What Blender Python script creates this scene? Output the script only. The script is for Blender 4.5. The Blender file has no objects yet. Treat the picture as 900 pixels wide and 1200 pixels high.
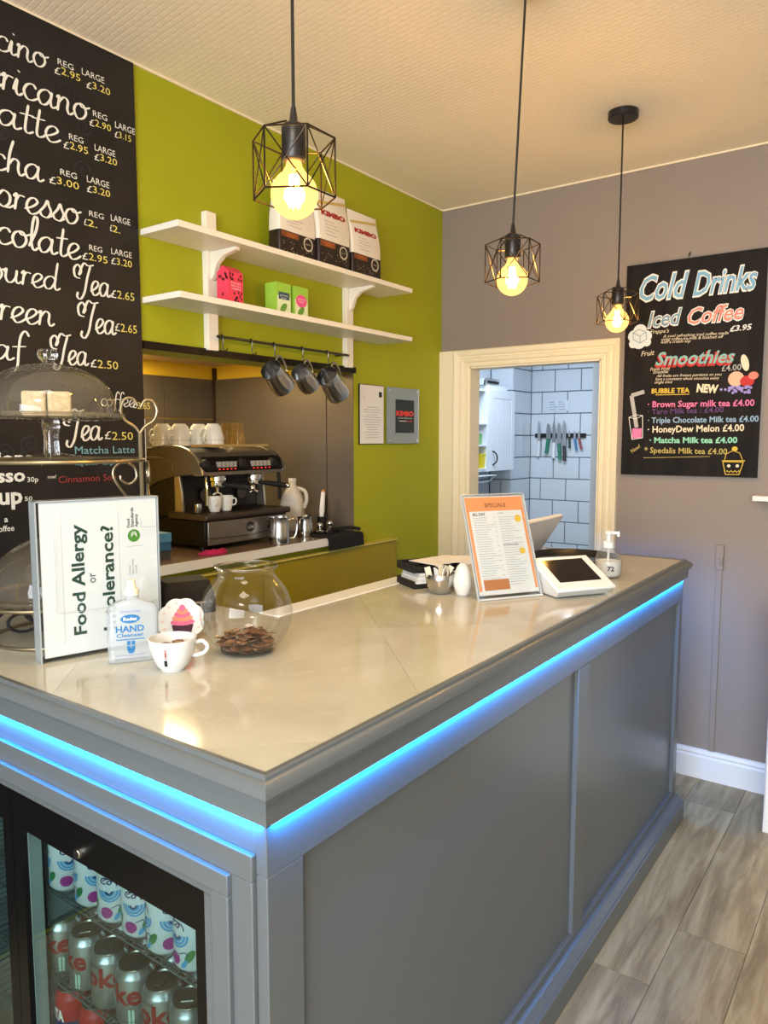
import bpy, bmesh, math, random
from mathutils import Vector, Matrix
random.seed(11)
SC = bpy.context.scene
COL = SC.collection
PI = math.pi

# ------------------------------------------------------------------ camera, world, light, exposure
YAW, PITCH, EYE, FPX = math.radians(35.8), math.radians(5.6), 1.55, 867.0
cam_d = bpy.data.cameras.new('camera')
cam_d.sensor_fit = 'AUTO'; cam_d.sensor_width = 36; cam_d.lens = 36 * FPX / 1200
cam_d.clip_start = 0.02
cam = bpy.data.objects.new('camera', cam_d); COL.objects.link(cam)
cam.location = (0, 0, EYE); cam.rotation_euler = (PI / 2 - PITCH, 0, YAW)
SC.camera = cam
SC.view_settings.view_transform = 'Standard'; SC.view_settings.look = 'None'
SC.view_settings.gamma = 1; SC.view_settings.use_curve_mapping = False
SC.view_settings.exposure = 0.12

def srgb(r, g, b):
    def f(c):
        c /= 255
        return c / 12.92 if c <= 0.04045 else ((c + 0.055) / 1.055) ** 2.4
    return (f(r), f(g), f(b))

world = bpy.data.worlds.new('daylight'); SC.world = world
world.use_nodes = True
bg = world.node_tree.nodes['Background']
bg.inputs['Color'].default_value = (*srgb(232, 240, 250), 1); bg.inputs['Strength'].default_value = 1.6

def lamp(name, kind, loc, energy, color, rot=(0, 0, 0), size=1, size_y=None, radius=None, spread=None):
    l = bpy.data.lights.new(name, kind); l.energy = energy; l.color = color
    if kind == 'AREA':
        l.size = size
        if size_y: l.shape = 'RECTANGLE'; l.size_y = size_y
        if spread: l.spread = spread
    if radius is not None: l.shadow_soft_size = radius
    o = bpy.data.objects.new(name, l); COL.objects.link(o); o.location = loc; o.rotation_euler = rot
    return o
WARM = srgb(255, 240, 218); DAY = srgb(240, 246, 255)
# shop window daylight behind the camera, unseen ceiling lamps added to fill the shop, kitchen strip light
lamp('shop_window_light', 'AREA', (0.6, -2.74, 1.65), 230, DAY, (PI / 2, 0, 0), 3.1, 1.6)
for lx, ly, le in ((0.3, -1.3, 42), (-0.4, 0.1, 18)): lamp('added_shop_fill', 'AREA', (lx, ly, 2.70), le, WARM, (0, 0, 0), 0.6, 0.6)
lamp('kitchen_ceiling_light', 'AREA', (-2.2, 5.0, 2.7), 44, srgb(226, 238, 255), (0, 0, 0), 1.2, 0.5)

# ------------------------------------------------------------------ helpers
_fw = Vector((-math.sin(YAW) * math.cos(PITCH), math.cos(YAW) * math.cos(PITCH), -math.sin(PITCH)))
_rt = Vector((math.cos(YAW), math.sin(YAW), 0)); _up = _rt.cross(_fw)
def at(x, y, ax, v):
    """point of the plane ax = v seen at photograph pixel x, y"""
    d = _fw + _rt * ((x - 450) / FPX) - _up * ((y - 600) / FPX)
    i = 'XYZ'.index(ax); e = Vector((0, 0, EYE))
    return e + d * ((v - e[i]) / d[i])

MATS = {}
def mat(name, rgb, rough=0.5, metal=0.0, spec=0.5, trans=0.0, ior=1.45, alpha=1.0, coat=0.0,
        noise=None, bump=None, emit=None, estr=0.0):
    """procedural Principled material; noise=(scale, rgb2, detail, stretch) blends in a second colour, bump=(scale, strength)"""
    if name in MATS: return MATS[name]
    m = bpy.data.materials.new(name); m.use_nodes = True; MATS[name] = m
    nt = m.node_tree; p = nt.nodes['Principled BSDF']
    c = srgb(*rgb)
    p.inputs['Base Color'].default_value = (*c, 1)
    p.inputs['Roughness'].default_value = rough; p.inputs['Metallic'].default_value = metal
    p.inputs['Specular IOR Level'].default_value = spec
    p.inputs['Transmission Weight'].default_value = trans; p.inputs['IOR'].default_value = ior
    p.inputs['Alpha'].default_value = alpha; p.inputs['Coat Weight'].default_value = coat
    if emit: p.inputs['Emission Color'].default_value = (*srgb(*emit), 1); p.inputs['Emission Strength'].default_value = estr
    if noise or bump:
        tc = nt.nodes.new('ShaderNodeTexCoord')
    if noise:
        mp = nt.nodes.new('ShaderNodeMapping'); n = nt.nodes.new('ShaderNodeTexNoise'); r = nt.nodes.new('ShaderNodeValToRGB')
        mp.inputs['Scale'].default_value = noise[3] if len(noise) > 3 else (1, 1, 1)
        n.inputs['Scale'].default_value = noise[0]; n.inputs['Detail'].default_value = noise[2] if len(noise) > 2 else 3
        nt.links.new(tc.outputs['Object'], mp.inputs[0]); nt.links.new(mp.outputs[0], n.inputs['Vector'])
        nt.links.new(n.outputs['Fac'], r.inputs[0]); nt.links.new(r.outputs[0], p.inputs['Base Color'])
        r.color_ramp.elements[0].position = 0.32; r.color_ramp.elements[1].position = 0.68
        r.color_ramp.elements[0].color = (*c, 1); r.color_ramp.elements[1].color = (*srgb(*noise[1]), 1)
    if bump:
        n2 = nt.nodes.new('ShaderNodeTexNoise'); n2.inputs['Scale'].default_value = bump[0]; n2.inputs['Detail'].default_value = 4
        b = nt.nodes.new('ShaderNodeBump'); b.inputs['Strength'].default_value = bump[1]; b.inputs['Distance'].default_value = 0.01
        nt.links.new(tc.outputs['Object'], n2.inputs['Vector']); nt.links.new(n2.outputs['Fac'], b.inputs['Height'])
        nt.links.new(b.outputs[0], p.inputs['Normal'])
    return m

class MB:
    def __init__(s): s.v = []; s.f = []
    def add(s, vs, fs, M=None):
        o = len(s.v)
        for p in vs:
            p = Vector(p); s.v.append(M @ p if M else p)
        s.f += [tuple(i + o for i in f) for f in fs]; return s
    def box(s, a, b, M=None):
        x0, x1 = sorted((a[0], b[0])); y0, y1 = sorted((a[1], b[1])); z0, z1 = sorted((a[2], b[2]))
        return s.add([(x0,y0,z0),(x1,y0,z0),(x1,y1,z0),(x0,y1,z0),(x0,y0,z1),(x1,y0,z1),(x1,y1,z1),(x0,y1,z1)],
                     [(0,3,2,1),(4,5,6,7),(0,1,5,4),(1,2,6,5),(2,3,7,6),(3,0,4,7)], M)
    def lathe(s, prof, seg=24, c=(0, 0, 0), M=None, closed=False):
        vs, fs, n = [], [], len(prof)
        idx = []
        for r, z in prof:
            if r < 1e-6: idx.append([len(vs)] * seg); vs.append((c[0], c[1], c[2] + z))
            else:
                row = []
                for k in range(seg):
                    a = 2 * PI * k / seg; row.append(len(vs)); vs.append((c[0] + r * math.cos(a), c[1] + r * math.sin(a), c[2] + z))
                idx.append(row)
        pairs = list(zip(idx, idx[1:])) + ([(idx[-1], idx[0])] if closed else [])
        for A, B in pairs:
            for k in range(seg):
                j = (k + 1) % seg; q = []
                for i in (A[k], A[j], B[j], B[k]):
                    if i not in q: q.append(i)
                if len(q) > 2: fs.append(tuple(q))
        if not closed:
            for row, pr in ((idx[0], prof[0]), (idx[-1], prof[-1])):
                if pr[0] >= 1e-6: fs.append(tuple(row))
        return s.add(vs, fs, M)
    def cyl(s, c, r, h, seg=20, M=None): return s.lathe([(r, 0), (r, h)], seg, c, M)
    def tube(s, pts, r, seg=8, closed=False, M=None):
        pts = [Vector(p) for p in pts]; n = len(pts); rs = r if isinstance(r, (list, tuple)) else [r] * n
        vs, fs = [], []; prev = None
        for i, p in enumerate(pts):
            if closed: t = pts[(i + 1) % n] - pts[i - 1]
            else: t = pts[min(i + 1, n - 1)] - pts[max(i - 1, 0)]
            if t.length < 1e-9: t = Vector((0, 0, 1))
            t.normalize()
            if prev is None:
                a = Vector((0, 0, 1)) if abs(t.z) < 0.9 else Vector((1, 0, 0)); u = t.cross(a).normalized()
            else:
                u = prev - t * prev.dot(t); u = u.normalized() if u.length > 1e-6 else t.orthogonal().normalized()
            prev = u; w = t.cross(u)
            for k in range(seg):
                a = 2 * PI * k / seg; vs.append(p + (u * math.cos(a) + w * math.sin(a)) * rs[i])
        for i in range(n if closed else n - 1):
            j = (i + 1) % n
            for k in range(seg):
                l = (k + 1) % seg; fs.append((i*seg+k, i*seg+l, j*seg+l, j*seg+k))
        if not closed: fs.append(tuple(range(seg))); fs.append(tuple((n-1)*seg + k for k in range(seg)))
        return s.add(vs, fs, M)
    def prism(s, poly, d0, d1, axis='Y', M=None):
        """poly of 2-D points extruded along axis; (a, b) = (x, z) for Y, (y, z) for X, (x, y) for Z"""
        g = {'Y': lambda a, b, d: (a, d, b), 'X': lambda a, b, d: (d, a, b), 'Z': lambda a, b, d: (a, b, d)}[axis]
        n = len(poly); vs = [g(a, b, d0) for a, b in poly] + [g(a, b, d1) for a, b in poly]
        fs = [tuple(range(n)), tuple(range(n, 2*n))] + [(k, (k+1) % n, n + (k+1) % n, n + k) for k in range(n)]
        return s.add(vs, fs, M)
    def sphere(s, c, r, seg=16, rings=8, sc=(1, 1, 1), M=None):
        prof = [(r * math.sin(PI * k / rings), -r * math.cos(PI * k / rings)) for k in range(rings + 1)]
        prof[0] = (0, -r); prof[-1] = (0, r); t = MB().lathe(prof, seg)
        return s.add([(c[0] + v.x*sc[0], c[1] + v.y*sc[1], c[2] + v.z*sc[2]) for v in t.v], t.f, M)
    def build(s, name, m, parent=None, bevel=0, angle=38, smooth=True, world=False, fix=True):
        me = bpy.data.meshes.new(name)
        vs = s.v
        if world and parent is not None:
            o = parent
            off = Vector((0, 0, 0))
            while o is not None: off += o.location; o = o.parent
            vs = [v - off for v in vs]
        me.from_pydata([tuple(v) for v in vs], [], s.f)
        if fix and len(s.f) < 60000:
            bm = bmesh.new(); bm.from_mesh(me); bmesh.ops.recalc_face_normals(bm, faces=bm.faces); bm.to_mesh(me); bm.free()
        if smooth:
            me.polygons.foreach_set('use_smooth', [True] * len(me.polygons)); me.set_sharp_from_angle(angle=math.radians(angle))
        me.materials.append(m)
        ob = bpy.data.objects.new(name, me); COL.objects.link(ob)
        if parent is not None: ob.parent = parent
        if bevel:
            b = ob.modifiers.new('bevel', 'BEVEL'); b.width = bevel; b.segments = 2; b.limit_method = 'ANGLE'; b.angle_limit = math.radians(40)
        return ob

def tag(o, label=None, cat=None, group=None, kind=None):
    if label: o['label'] = label
    if cat: o['category'] = cat
    if group: o['group'] = group
    if kind: o['kind'] = kind
    return o
def thing(name, label, cat, loc=(0, 0, 0), rz=0, group=None, rot=None):
    o = bpy.data.objects.new(name, None); COL.objects.link(o); o.location = loc
    o.rotation_euler = rot if rot else (0, 0, rz); o.empty_display_size = 0.05
    return tag(o, label, cat, group)
def struct(o): o['kind'] = 'structure'; return o
def copy_tree(o, loc=None, rz=None, label=None, parent=None):
    c = o.copy(); COL.objects.link(c)
    if parent is not None: c.parent = parent
    if loc is not None: c.location = loc
    if rz is not None: c.rotation_euler = (o.rotation_euler[0], o.rotation_euler[1], rz)
    if label: c['label'] = label
    for ch in list(o.children): copy_tree(ch, parent=c)
    return c
def smoothpts(pts, n=6, closed=False):
    """Catmull-Rom through points"""
    P = [Vector(p) for p in pts]; out = []; N = len(P)
    for i in range(N if closed else N - 1):
        p0 = P[i-1] if (closed or i > 0) else P[0]; p1 = P[i]; p2 = P[(i+1) % N]; p3 = P[(i+2) % N] if (closed or i + 2 < N) else P[-1]
        for k in range(n):
            t = k / n
            out.append(0.5 * ((2*p1) + (p2-p0)*t + (2*p0-5*p1+4*p2-p3)*t*t + (3*p1-p0-3*p2+p3)*t**3))
    if not closed: out.append(P[-1])
    return out

# ---- lettering: built-in font and hand-drawn script, as thin flat meshes on their surface
_TXT = {}
def text_geo(s, bold=0.0, shear=0.0):
    k = (s, bold, shear)
    if k not in _TXT:
        cu = bpy.data.curves.new('t', 'FONT'); cu.body = s; cu.size = 1; cu.offset = bold; cu.shear = shear; cu.resolution_u = 2
        o = bpy.data.objects.new('t', cu); me = o.to_mesh()
        vs = [(v.co.x, v.co.y) for v in me.vertices]; fs = [tuple(p.vertices) for p in me.polygons]
        o.to_mesh_clear(); bpy.data.objects.remove(o); bpy.data.curves.remove(cu)
        xs = [v[0] for v in vs] or [0, 1]
        _TXT[k] = (vs, fs, min(xs), max(xs))
    return _TXT[k]
CAP = 0.70
def put_text(mb, s, O, U, V, cap, width=None, bold=0.0, shear=0.0, align='L'):
    """write s with its baseline starting at O along unit U, up V; cap = capital height in metres; width fits it"""
    vs, fs, a, b = text_geo(s, bold, shear)
    k = cap / CAP; kx = (width / (b - a)) if width else k
    off = 0 if align == 'L' else (-(b - a) * kx if align == 'R' else -(b - a) * kx / 2)
    mb.add([O + U * ((x - a) * kx + off) + V * (y * k) for x, y in vs], fs)
def ribbon(mb, pts, w, O, U, V, k, thick=0.38, pen=True):
    """flat brush stroke through 2-D pts scaled by k, drawn in the plane O, U, V"""
    P = smoothpts([(p[0], p[1], 0) for p in pts], 5); n = len(P); vs = []
    N_ = U.cross(V); mb.lay = getattr(mb, 'lay', 0) + 2e-5
    if mb.lay > 8e-4: mb.lay = 0
    for i, p in enumerate(P):
        t = P[min(i+1, n-1)] - P[max(i-1, 0)]
        if t.length < 1e-6: t = Vector((1, 0, 0))
        t.normalize(); ww = w * (thick + (1 - thick) * abs(t.y)) if pen else w
        if i in (0, n - 1): ww *= 0.6
        q = Vector((-t.y, t.x, 0)) * ww / 2
        for r in (p + q, p - q): vs.append(O + (U * r.x + V * r.y) * k + N_ * (i * 8e-6 + mb.lay))
    mb.add(vs, [(2*i, 2*i+1, 2*i+3, 2*i+2) for i in range(n - 1)])
GL = {
 'a': ([[(.85,.8),(.6,1),(.25,.85),(.08,.45),(.25,.05),(.55,.1),(.8,.5),(.88,.95)], [(.88,.98),(.82,.35),(.95,.03),(1.25,.22)]], 1.15),
 'c': ([[(.8,.78),(.6,1),(.28,.88),(.1,.45),(.28,.05),(.58,.02),(.92,.25)]], .85),
 'd': ([[(.85,.8),(.6,1),(.25,.85),(.08,.45),(.25,.05),(.55,.1),(.8,.5),(.9,.95)], [(1.0,2.1),(.88,1.0),(.84,.3),(.98,.03),(1.25,.22)]], 1.15),
 'e': ([[(.0,.22),(.45,.45),(.76,.8),(.55,1.02),(.25,.85),(.12,.4),(.35,.0),(.65,.05),(.95,.3)]], .85),
 'f': ([[(.85,1.75),(.62,2.1),(.38,1.7),(.3,.8),(.26,-.3),(.1,-.7)], [(-.05,.95),(.7,1.05)]], .7),
 'g': ([[(.85,.8),(.6,1),(.25,.85),(.08,.45),(.25,.05),(.55,.1),(.8,.5),(.88,.95)], [(.88,.98),(.8,.0),(.6,-.8),(.2,-.7),(.5,-.2),(1.2,.2)]], 1.1),
 'h': ([[(.38,2.1),(.18,1.2),(.1,0)], [(.12,.5),(.42,.96),(.7,.85),(.7,.35),(.85,.03),(1.1,.22)]], 1.05),
 'i': ([[(0,.25),(.2,.97),(.16,.3),(.3,.03),(.55,.22)], [(.27,1.42),(.3,1.5)]], .5),
 'l': ([[(.0,.2),(.38,1.2),(.46,1.95),(.3,2.1),(.18,1.6),(.14,.5),(.3,.03),(.55,.22)]], .5),
 'm': ([[(.05,.85),(.18,.97),(.15,.5),(.1,0)], [(.13,.5),(.42,.97),(.62,.8),(.6,0)], [(.62,.5),(.92,.97),(1.15,.85),(1.13,.3),(1.28,.03),(1.5,.22)]], 1.45),
 'n': ([[(.02,.8),(.17,.97),(.15,.5),(.1,0)], [(.13,.5),(.45,.97),(.72,.82),(.7,.3),(.85,.03),(1.1,.22)]], 1.05),
 'o': ([[(.5,1.0),(.2,.85),(.08,.45),(.3,.02),(.65,.1),(.85,.5),(.7,.9),(.48,1.0),(.55,.82),(.8,.8),(1.1,.95)]], 1.0),
 'p': ([[(.0,.8),(.17,1.0),(.15,.2),(.1,-.95)], [(.15,.6),(.45,1),(.8,.8),(.8,.3),(.5,0),(.2,.15)], [(.5,0),(.8,.02),(1.1,.25)]], 1.0),
 'r': ([[(.02,.8),(.2,1.02),(.17,.5),(.12,0)], [(.15,.5),(.35,.93),(.68,.92)]], .68),
 's': ([[(.0,.2),(.35,.7),(.5,1.08),(.6,.8),(.75,.4),(.55,0),(.2,.05),(.1,.25)], [(.55,0),(.85,.2)]], .8),
 't': ([[(.38,1.8),(.28,.8),(.26,.2),(.42,.03),(.7,.22)], [(-.05,1.12),(.68,1.2)]], .6),
 'u': ([[(.0,.7),(.14,.97),(.1,.35),(.3,.02),(.6,.15),(.8,.6),(.82,.97)], [(.82,.97),(.78,.3),(.92,.03),(1.15,.22)]], 1.1),
 'v': ([[(.0,.75),(.15,.97),(.3,.1),(.45,.1),(.75,.95),(1.0,.85)]], .9),
 'T': ([[(.35,1.25),(.55,1.55),(.25,1.95),(-.12,1.65),(.0,1.1),(.5,1.0)][::-1] + [(.75,2.1),(1.2,2.0),(1.75,2.12)],
        [(1.42,2.0),(1.15,1.1),(.95,.1),(.6,-.45),(.25,-.3),(.32,.02)]], 1.5),
 ' ': ([], .6),
}
def script_word(mb, s, O, U, V, xh, right=False, w=0.2, sx=0.8):
    tot = sum(GL[c][1] for c in s) * sx
    x = -tot if right else 0.0
    for c in s:
        for st in GL[c][0]:
            ribbon(mb, [((px_ * sx + x + py_ * 0.08), py_) for px_, py_ in st], w, O, U, V, xh)
        x += GL[c][1] * sx
    return tot * xh

# ------------------------------------------------------------------ materials of the setting
XW, YB, ZC = -2.145, 3.510, 2.770          # left wall, back wall, ceiling
M_green = mat('green_paint', (156, 161, 18), .6, noise=(1.6, (150, 155, 16), 2), bump=(60, .06))
M_grey = mat('warm_grey_paint', (138, 127, 116), .55, noise=(1.2, (133, 122, 112), 2), bump=(60, .05))
M_cream = mat('cream_gloss', (232, 220, 188), .35)
M_white = mat('white_gloss', (222, 223, 220), .3)
M_chalk = mat('chalkboard_black', (14, 14, 16), .5, noise=(5, (30, 28, 28), 4), bump=(40, .03))
M_olive = mat('olive_panel', (150, 134, 10), .35, noise=(2, (158, 142, 14), 2))
M_counter = mat('counter_grey', (92, 98, 101), .30, bump=(25, .015))
M_steel_brown = mat('brushed_steel_panel', (124, 115, 105), .36, .5, noise=(3, (112, 104, 95), 3))
M_alcove = mat('alcove_yellow', (244, 208, 60), .6)
M_soffit = mat('alcove_soffit', (222, 196, 160), .6)
M_black = mat('black_plastic', (10, 10, 11), .38, spec=.25)
M_blackm = mat('black_matt', (14, 14, 15), .7)
M_steel = mat('stainless_steel', (200, 200, 198), .2, 1.0)
M_dsteel = mat('dark_steel', (95, 92, 86), .3, 1.0)
M_chrome = mat('chrome', (225, 225, 225), .08, 1.0)
M_glass = mat('clear_glass', (255, 255, 255), .02, trans=1.0, ior=1.45)
M_acryl = mat('clear_acrylic', (250, 252, 252), .04, trans=1.0, ior=1.3)
M_paper = mat('white_paper', (222, 223, 220), .6)
M_china = mat('white_china', (216, 214, 206), .15)
M_ink = mat('black_ink', (30, 32, 34), .6)
M_chalkw = mat('white_chalk', (222, 222, 212), .8)
M_chalky = mat('yellow_chalk', (222, 206, 110), .8)
M_swirl = mat('faded_chalk', (40, 40, 42), .7)

def ceiling_mat():
    m = bpy.data.materials.new('embossed_ceiling_paper'); m.use_nodes = True; nt = m.node_tree; p = nt.nodes['Principled BSDF']
    p.inputs['Base Color'].default_value = (*srgb(240, 232, 214), 1); p.inputs['Roughness'].default_value = .6
    tc = nt.nodes.new('ShaderNodeTexCoord'); mp = nt.nodes.new('ShaderNodeMapping')
    mp.inputs['Rotation'].default_value = (0, 0, 0.12); mp.inputs['Scale'].default_value = (1, 1, 1)
    br = nt.nodes.new('ShaderNodeTexBrick'); br.inputs['Scale'].default_value = 1.0
    br.inputs['Brick Width'].default_value = .042; br.inputs['Row Height'].default_value = .021
    br.inputs['Mortar Size'].default_value = .0035; br.inputs['Mortar Smooth'].default_value = 1.0
    br.inputs['Color1'].default_value = (1, 1, 1, 1); br.inputs['Color2'].default_value = (.85, .85, .85, 1); br.inputs['Mortar'].default_value = (0, 0, 0, 1)
    wv = nt.nodes.new('ShaderNodeTexNoise'); wv.inputs['Scale'].default_value = 30
    mx = nt.nodes.new('ShaderNodeMixRGB'); mx.inputs[0].default_value = .008
    nt.links.new(tc.outputs['Object'], mp.inputs[0]); nt.links.new(mp.outputs[0], wv.inputs['Vector'])
    nt.links.new(mp.outputs[0], mx.inputs[1]); nt.links.new(wv.outputs['Color'], mx.inputs[2]); nt.links.new(mx.outputs[0], br.inputs['Vector'])
    b = nt.nodes.new('ShaderNodeBump'); b.inputs['Strength'].default_value = .24; b.inputs['Distance'].default_value = .004
    nt.links.new(br.outputs['Color'], b.inputs['Height']); nt.links.new(b.outputs[0], p.inputs['Normal']); return m

def wood_mat(name, c1, c2, c3, scale=1.0, rough=.45):
    m = bpy.data.materials.new(name); m.use_nodes = True; nt = m.node_tree; p = nt.nodes['Principled BSDF']
    tc = nt.nodes.new('ShaderNodeTexCoord'); oi = nt.nodes.new('ShaderNodeObjectInfo')
    mu = nt.nodes.new('ShaderNodeVectorMath'); mu.operation = 'MULTIPLY_ADD'
    cb = nt.nodes.new('ShaderNodeCombineXYZ'); ml = nt.nodes.new('ShaderNodeMath'); ml.operation = 'MULTIPLY'; ml.inputs[1].default_value = 37
    nt.links.new(oi.outputs['Random'], ml.inputs[0])
    for i in range(3): nt.links.new(ml.outputs[0], cb.inputs[i])
    mu.inputs[1].default_value = (13 * scale, 1.5 * scale, 13 * scale)
    nt.links.new(tc.outputs['Object'], mu.inputs[0]); nt.links.new(cb.outputs[0], mu.inputs[2])
    n = nt.nodes.new('ShaderNodeTexNoise'); n.inputs['Scale'].default_value = 1.6; n.inputs['Detail'].default_value = 8; n.inputs['Distortion'].default_value = 1.3
    nt.links.new(mu.outputs[0], n.inputs['Vector'])
    n2 = nt.nodes.new('ShaderNodeTexNoise'); n2.inputs['Scale'].default_value = 14; n2.inputs['Detail'].default_value = 4
    nt.links.new(mu.outputs[0], n2.inputs['Vector'])
    r = nt.nodes.new('ShaderNodeValToRGB'); e = r.color_ramp.elements
    e[0].position = .3; e[0].color = (*srgb(*c1), 1); e[1].position = .7; e[1].color = (*srgb(*c3), 1)
    k = r.color_ramp.elements.new(.5); k.color = (*srgb(*c2), 1)
    mx = nt.nodes.new('ShaderNodeMath'); mx.operation = 'MULTIPLY_ADD'; mx.inputs[1].default_value = .22
    nt.links.new(n2.outputs['Fac'], mx.inputs[0]); nt.links.new(n.outputs['Fac'], mx.inputs[2])
    sb = nt.nodes.new('ShaderNodeMath'); sb.operation = 'SUBTRACT'; sb.inputs[1].default_value = .11
    nt.links.new(mx.outputs[0], sb.inputs[0]); nt.links.new(sb.outputs[0], r.inputs[0])
    hs = nt.nodes.new('ShaderNodeHueSaturation'); mr = nt.nodes.new('ShaderNodeMapRange')
    mr.inputs['To Min'].default_value = .86; mr.inputs['To Max'].default_value = 1.1
    nt.links.new(oi.outputs['Random'], mr.inputs['Value']); nt.links.new(mr.outputs[0], hs.inputs['Value'])
    nt.links.new(r.outputs[0], hs.inputs['Color']); nt.links.new(hs.outputs[0], p.inputs['Base Color'])
    p.inputs['Roughness'].default_value = rough
    b = nt.nodes.new('ShaderNodeBump'); b.inputs['Strength'].default_value = .15; b.inputs['Distance'].default_value = .003
    nt.links.new(n2.outputs['Fac'], b.inputs['Height']); nt.links.new(b.outputs[0], p.inputs['Normal'])
    return m
M_plank = wood_mat('weathered_oak_plank', (124, 106, 74), (152, 136, 100), (176, 160, 124))
M_oak = wood_mat('pale_oak', (190, 150, 100), (206, 170, 120), (216, 184, 140))

def marble_mat():
    m = bpy.data.materials.new('beige_marble'); m.use_nodes = True; nt = m.node_tree; p = nt.nodes['Principled BSDF']
    tc = nt.nodes.new('ShaderNodeTexCoord'); oi = nt.nodes.new('ShaderNodeObjectInfo')
    ad = nt.nodes.new('ShaderNodeVectorMath'); nt.links.new(tc.outputs['Object'], ad.inputs[0]); nt.links.new(oi.outputs['Random'], ad.inputs[1])
    n = nt.nodes.new('ShaderNodeTexNoise'); n.inputs['Scale'].default_value = 3.2; n.inputs['Detail'].default_value = 6; n.inputs['Distortion'].default_value = .8
    v = nt.nodes.new('ShaderNodeTexNoise'); v.inputs['Scale'].default_value = 2.2; v.inputs['Detail'].default_value = 5; v.inputs['Distortion'].default_value = 2.5
    nt.links.new(ad.outputs[0], n.inputs['Vector']); nt.links.new(ad.outputs[0], v.inputs['Vector'])
    r = nt.nodes.new('ShaderNodeValToRGB'); e = r.color_ramp.elements
    e[0].position = .3; e[0].color = (*srgb(168, 166, 152), 1); e[1].position = .72; e[1].color = (*srgb(190, 188, 174), 1)
    r2 = nt.nodes.new('ShaderNodeValToRGB'); e = r2.color_ramp.elements
    e[0].position = .488; e[0].color = (0, 0, 0, 1); e[1].position = .512; e[1].color = (0, 0, 0, 1)
    k = e.new(.5); k.color = (.2, .2, .2, 1)
    mx = nt.nodes.new('ShaderNodeMixRGB'); mx.inputs[2].default_value = (*srgb(205, 198, 182), 1)
    nt.links.new(n.outputs['Fac'], r.inputs[0]); nt.links.new(v.outputs['Fac'], r2.inputs[0])
    nt.links.new(r2.outputs[0], mx.inputs[0]); nt.links.new(r.outputs[0], mx.inputs[1]); nt.links.new(mx.outputs[0], p.inputs['Base Color'])
    p.inputs['Roughness'].default_value = .1; p.inputs['Specular IOR Level'].default_value = .6; return m
M_marble = marble_mat()

# ------------------------------------------------------------------ floor: planks 0.2 x 1.2 m along Y
fl = struct(MB().box((-3.3, -2.8, -.06), (2.6, 6.6, -.008)).build('floor', mat('screed', (90, 80, 68), .8), smooth=False))
pl_full = MB().box((-.0992, -.5992, -.008), (.0992, .5992, 0)).build('plank', M_plank, fl, smooth=False)
pl_me = pl_full.data; bpy.data.objects.remove(pl_full)
x = -.537 + .1 - .2 * 8; col = 0
offs = {8: .44, 9: .74, 7: .24, 10: .10, 11: .9, 12: .5}
while x < 2.4:
    o = offs.get(col, (col * .37) % 1.2)
    y = 1.14 + o - .6 - 2.4
    # columns 8/9 end at 2.04 / 2.34 as in the photograph
    if col == 7: y = 2.04 - 3.0
    if col == 8: y = 2.34 - 3.0
    while y - .6 < 3.5:
        if y + .6 > -2.6:
            p = bpy.data.objects.new('plank', pl_me); COL.objects.link(p); p.parent = fl; p.location = (x, y, 0)
        y += 1.2
    x += .2; col += 1

struct(MB().box((-2.3, -2.8, ZC), (2.6, 3.6, ZC + .08)).build('ceiling', ceiling_mat(), smooth=False))
M_shop = mat('shop_wall', (176, 170, 160), .6)
struct(MB().box((2.6, -2.9, 0), (2.7, 3.6, ZC)).build('wall_right', M_shop, smooth=False))
struct(MB().box((-2.3, -2.9, 0), (2.6, -2.8, .75)).box((-2.3, -2.9, 2.55), (2.6, -2.8, ZC)).box((-2.3, -2.9, .75), (-1.05, -2.8, 2.55)).box((2.25, -2.9, .75), (2.6, -2.8, 2.55)).build('wall_front', M_shop, smooth=False))
wn = thing('window_1', None, None, (.6, -2.85, .75)); wn['kind'] = 'structure'
for x in (-1.05, .02, 1.13, 2.21): MB().box((x, -2.88, .75), (x + .04, -2.82, 2.55)).build('mullion', M_white, wn, world=True, smooth=False)
for z in (.75, 2.51): MB().box((-1.01, -2.88, z), (2.21, -2.82, z + .04)).build('window_frame', M_white, wn, world=True, smooth=False)
# thin pale cornice line where the wallpaper meets the walls
struct(MB().box((XW, -2.6, ZC - .007), (XW + .007, YB, ZC)).box((XW, YB - .007, ZC - .007), (2.5, YB, ZC)).build('trim_1', M_cream, smooth=False))

# ------------------------------------------------------------------ left wall with the coffee alcove
A0, A1, AZ0, AZ1 = 1.578, 2.735, 1.075, 1.857
wl = MB().box((-2.30, -2.7, 0), (XW, 3.60, AZ0)).box((-2.30, -2.7, AZ0), (XW, A0, ZC)).box((-2.30, A1, AZ0), (XW, 3.60, ZC)).box((-2.30, A0, AZ1), (XW, A1, ZC))
struct(wl.build('wall_left', M_green, smooth=False))
struct(MB().box((-3.105, 1.4, 1.94), (-2.30, 2.745, 2.1)).build('ceiling_alcove', M_soffit, smooth=False))
wa = struct(MB().box((-3.2, 1.3, .9), (-3.105, 2.85, 2.1)).box((-3.105, 1.3, .9), (-2.30, 1.4, 2.1)).box((-3.105, 2.745, .9), (-2.30, 2.85, 2.1)).build('wall_alcove', M_alcove, smooth=False))
for (y0, y1) in ((1.40, 1.985), (1.989, 2.404), (2.408, 2.722)):
    for (z0, z1) in ((1.12, 1.655), (1.659, 1.868)):
        MB().box((-3.105, y0, z0), (-3.100, y1, z1)).build('panel', M_steel_brown, wa, smooth=False)
for (x0, x1) in ((-3.088, -2.312), (-2.306, -2.147)):
    MB().box((x0, 2.731, 1.12), (x1, 2.745 if x1 < -2.3 else 2.7345, 1.868 if x1 < -2.3 else 1.855)).build('panel', M_steel_brown, wa, smooth=False)
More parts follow.
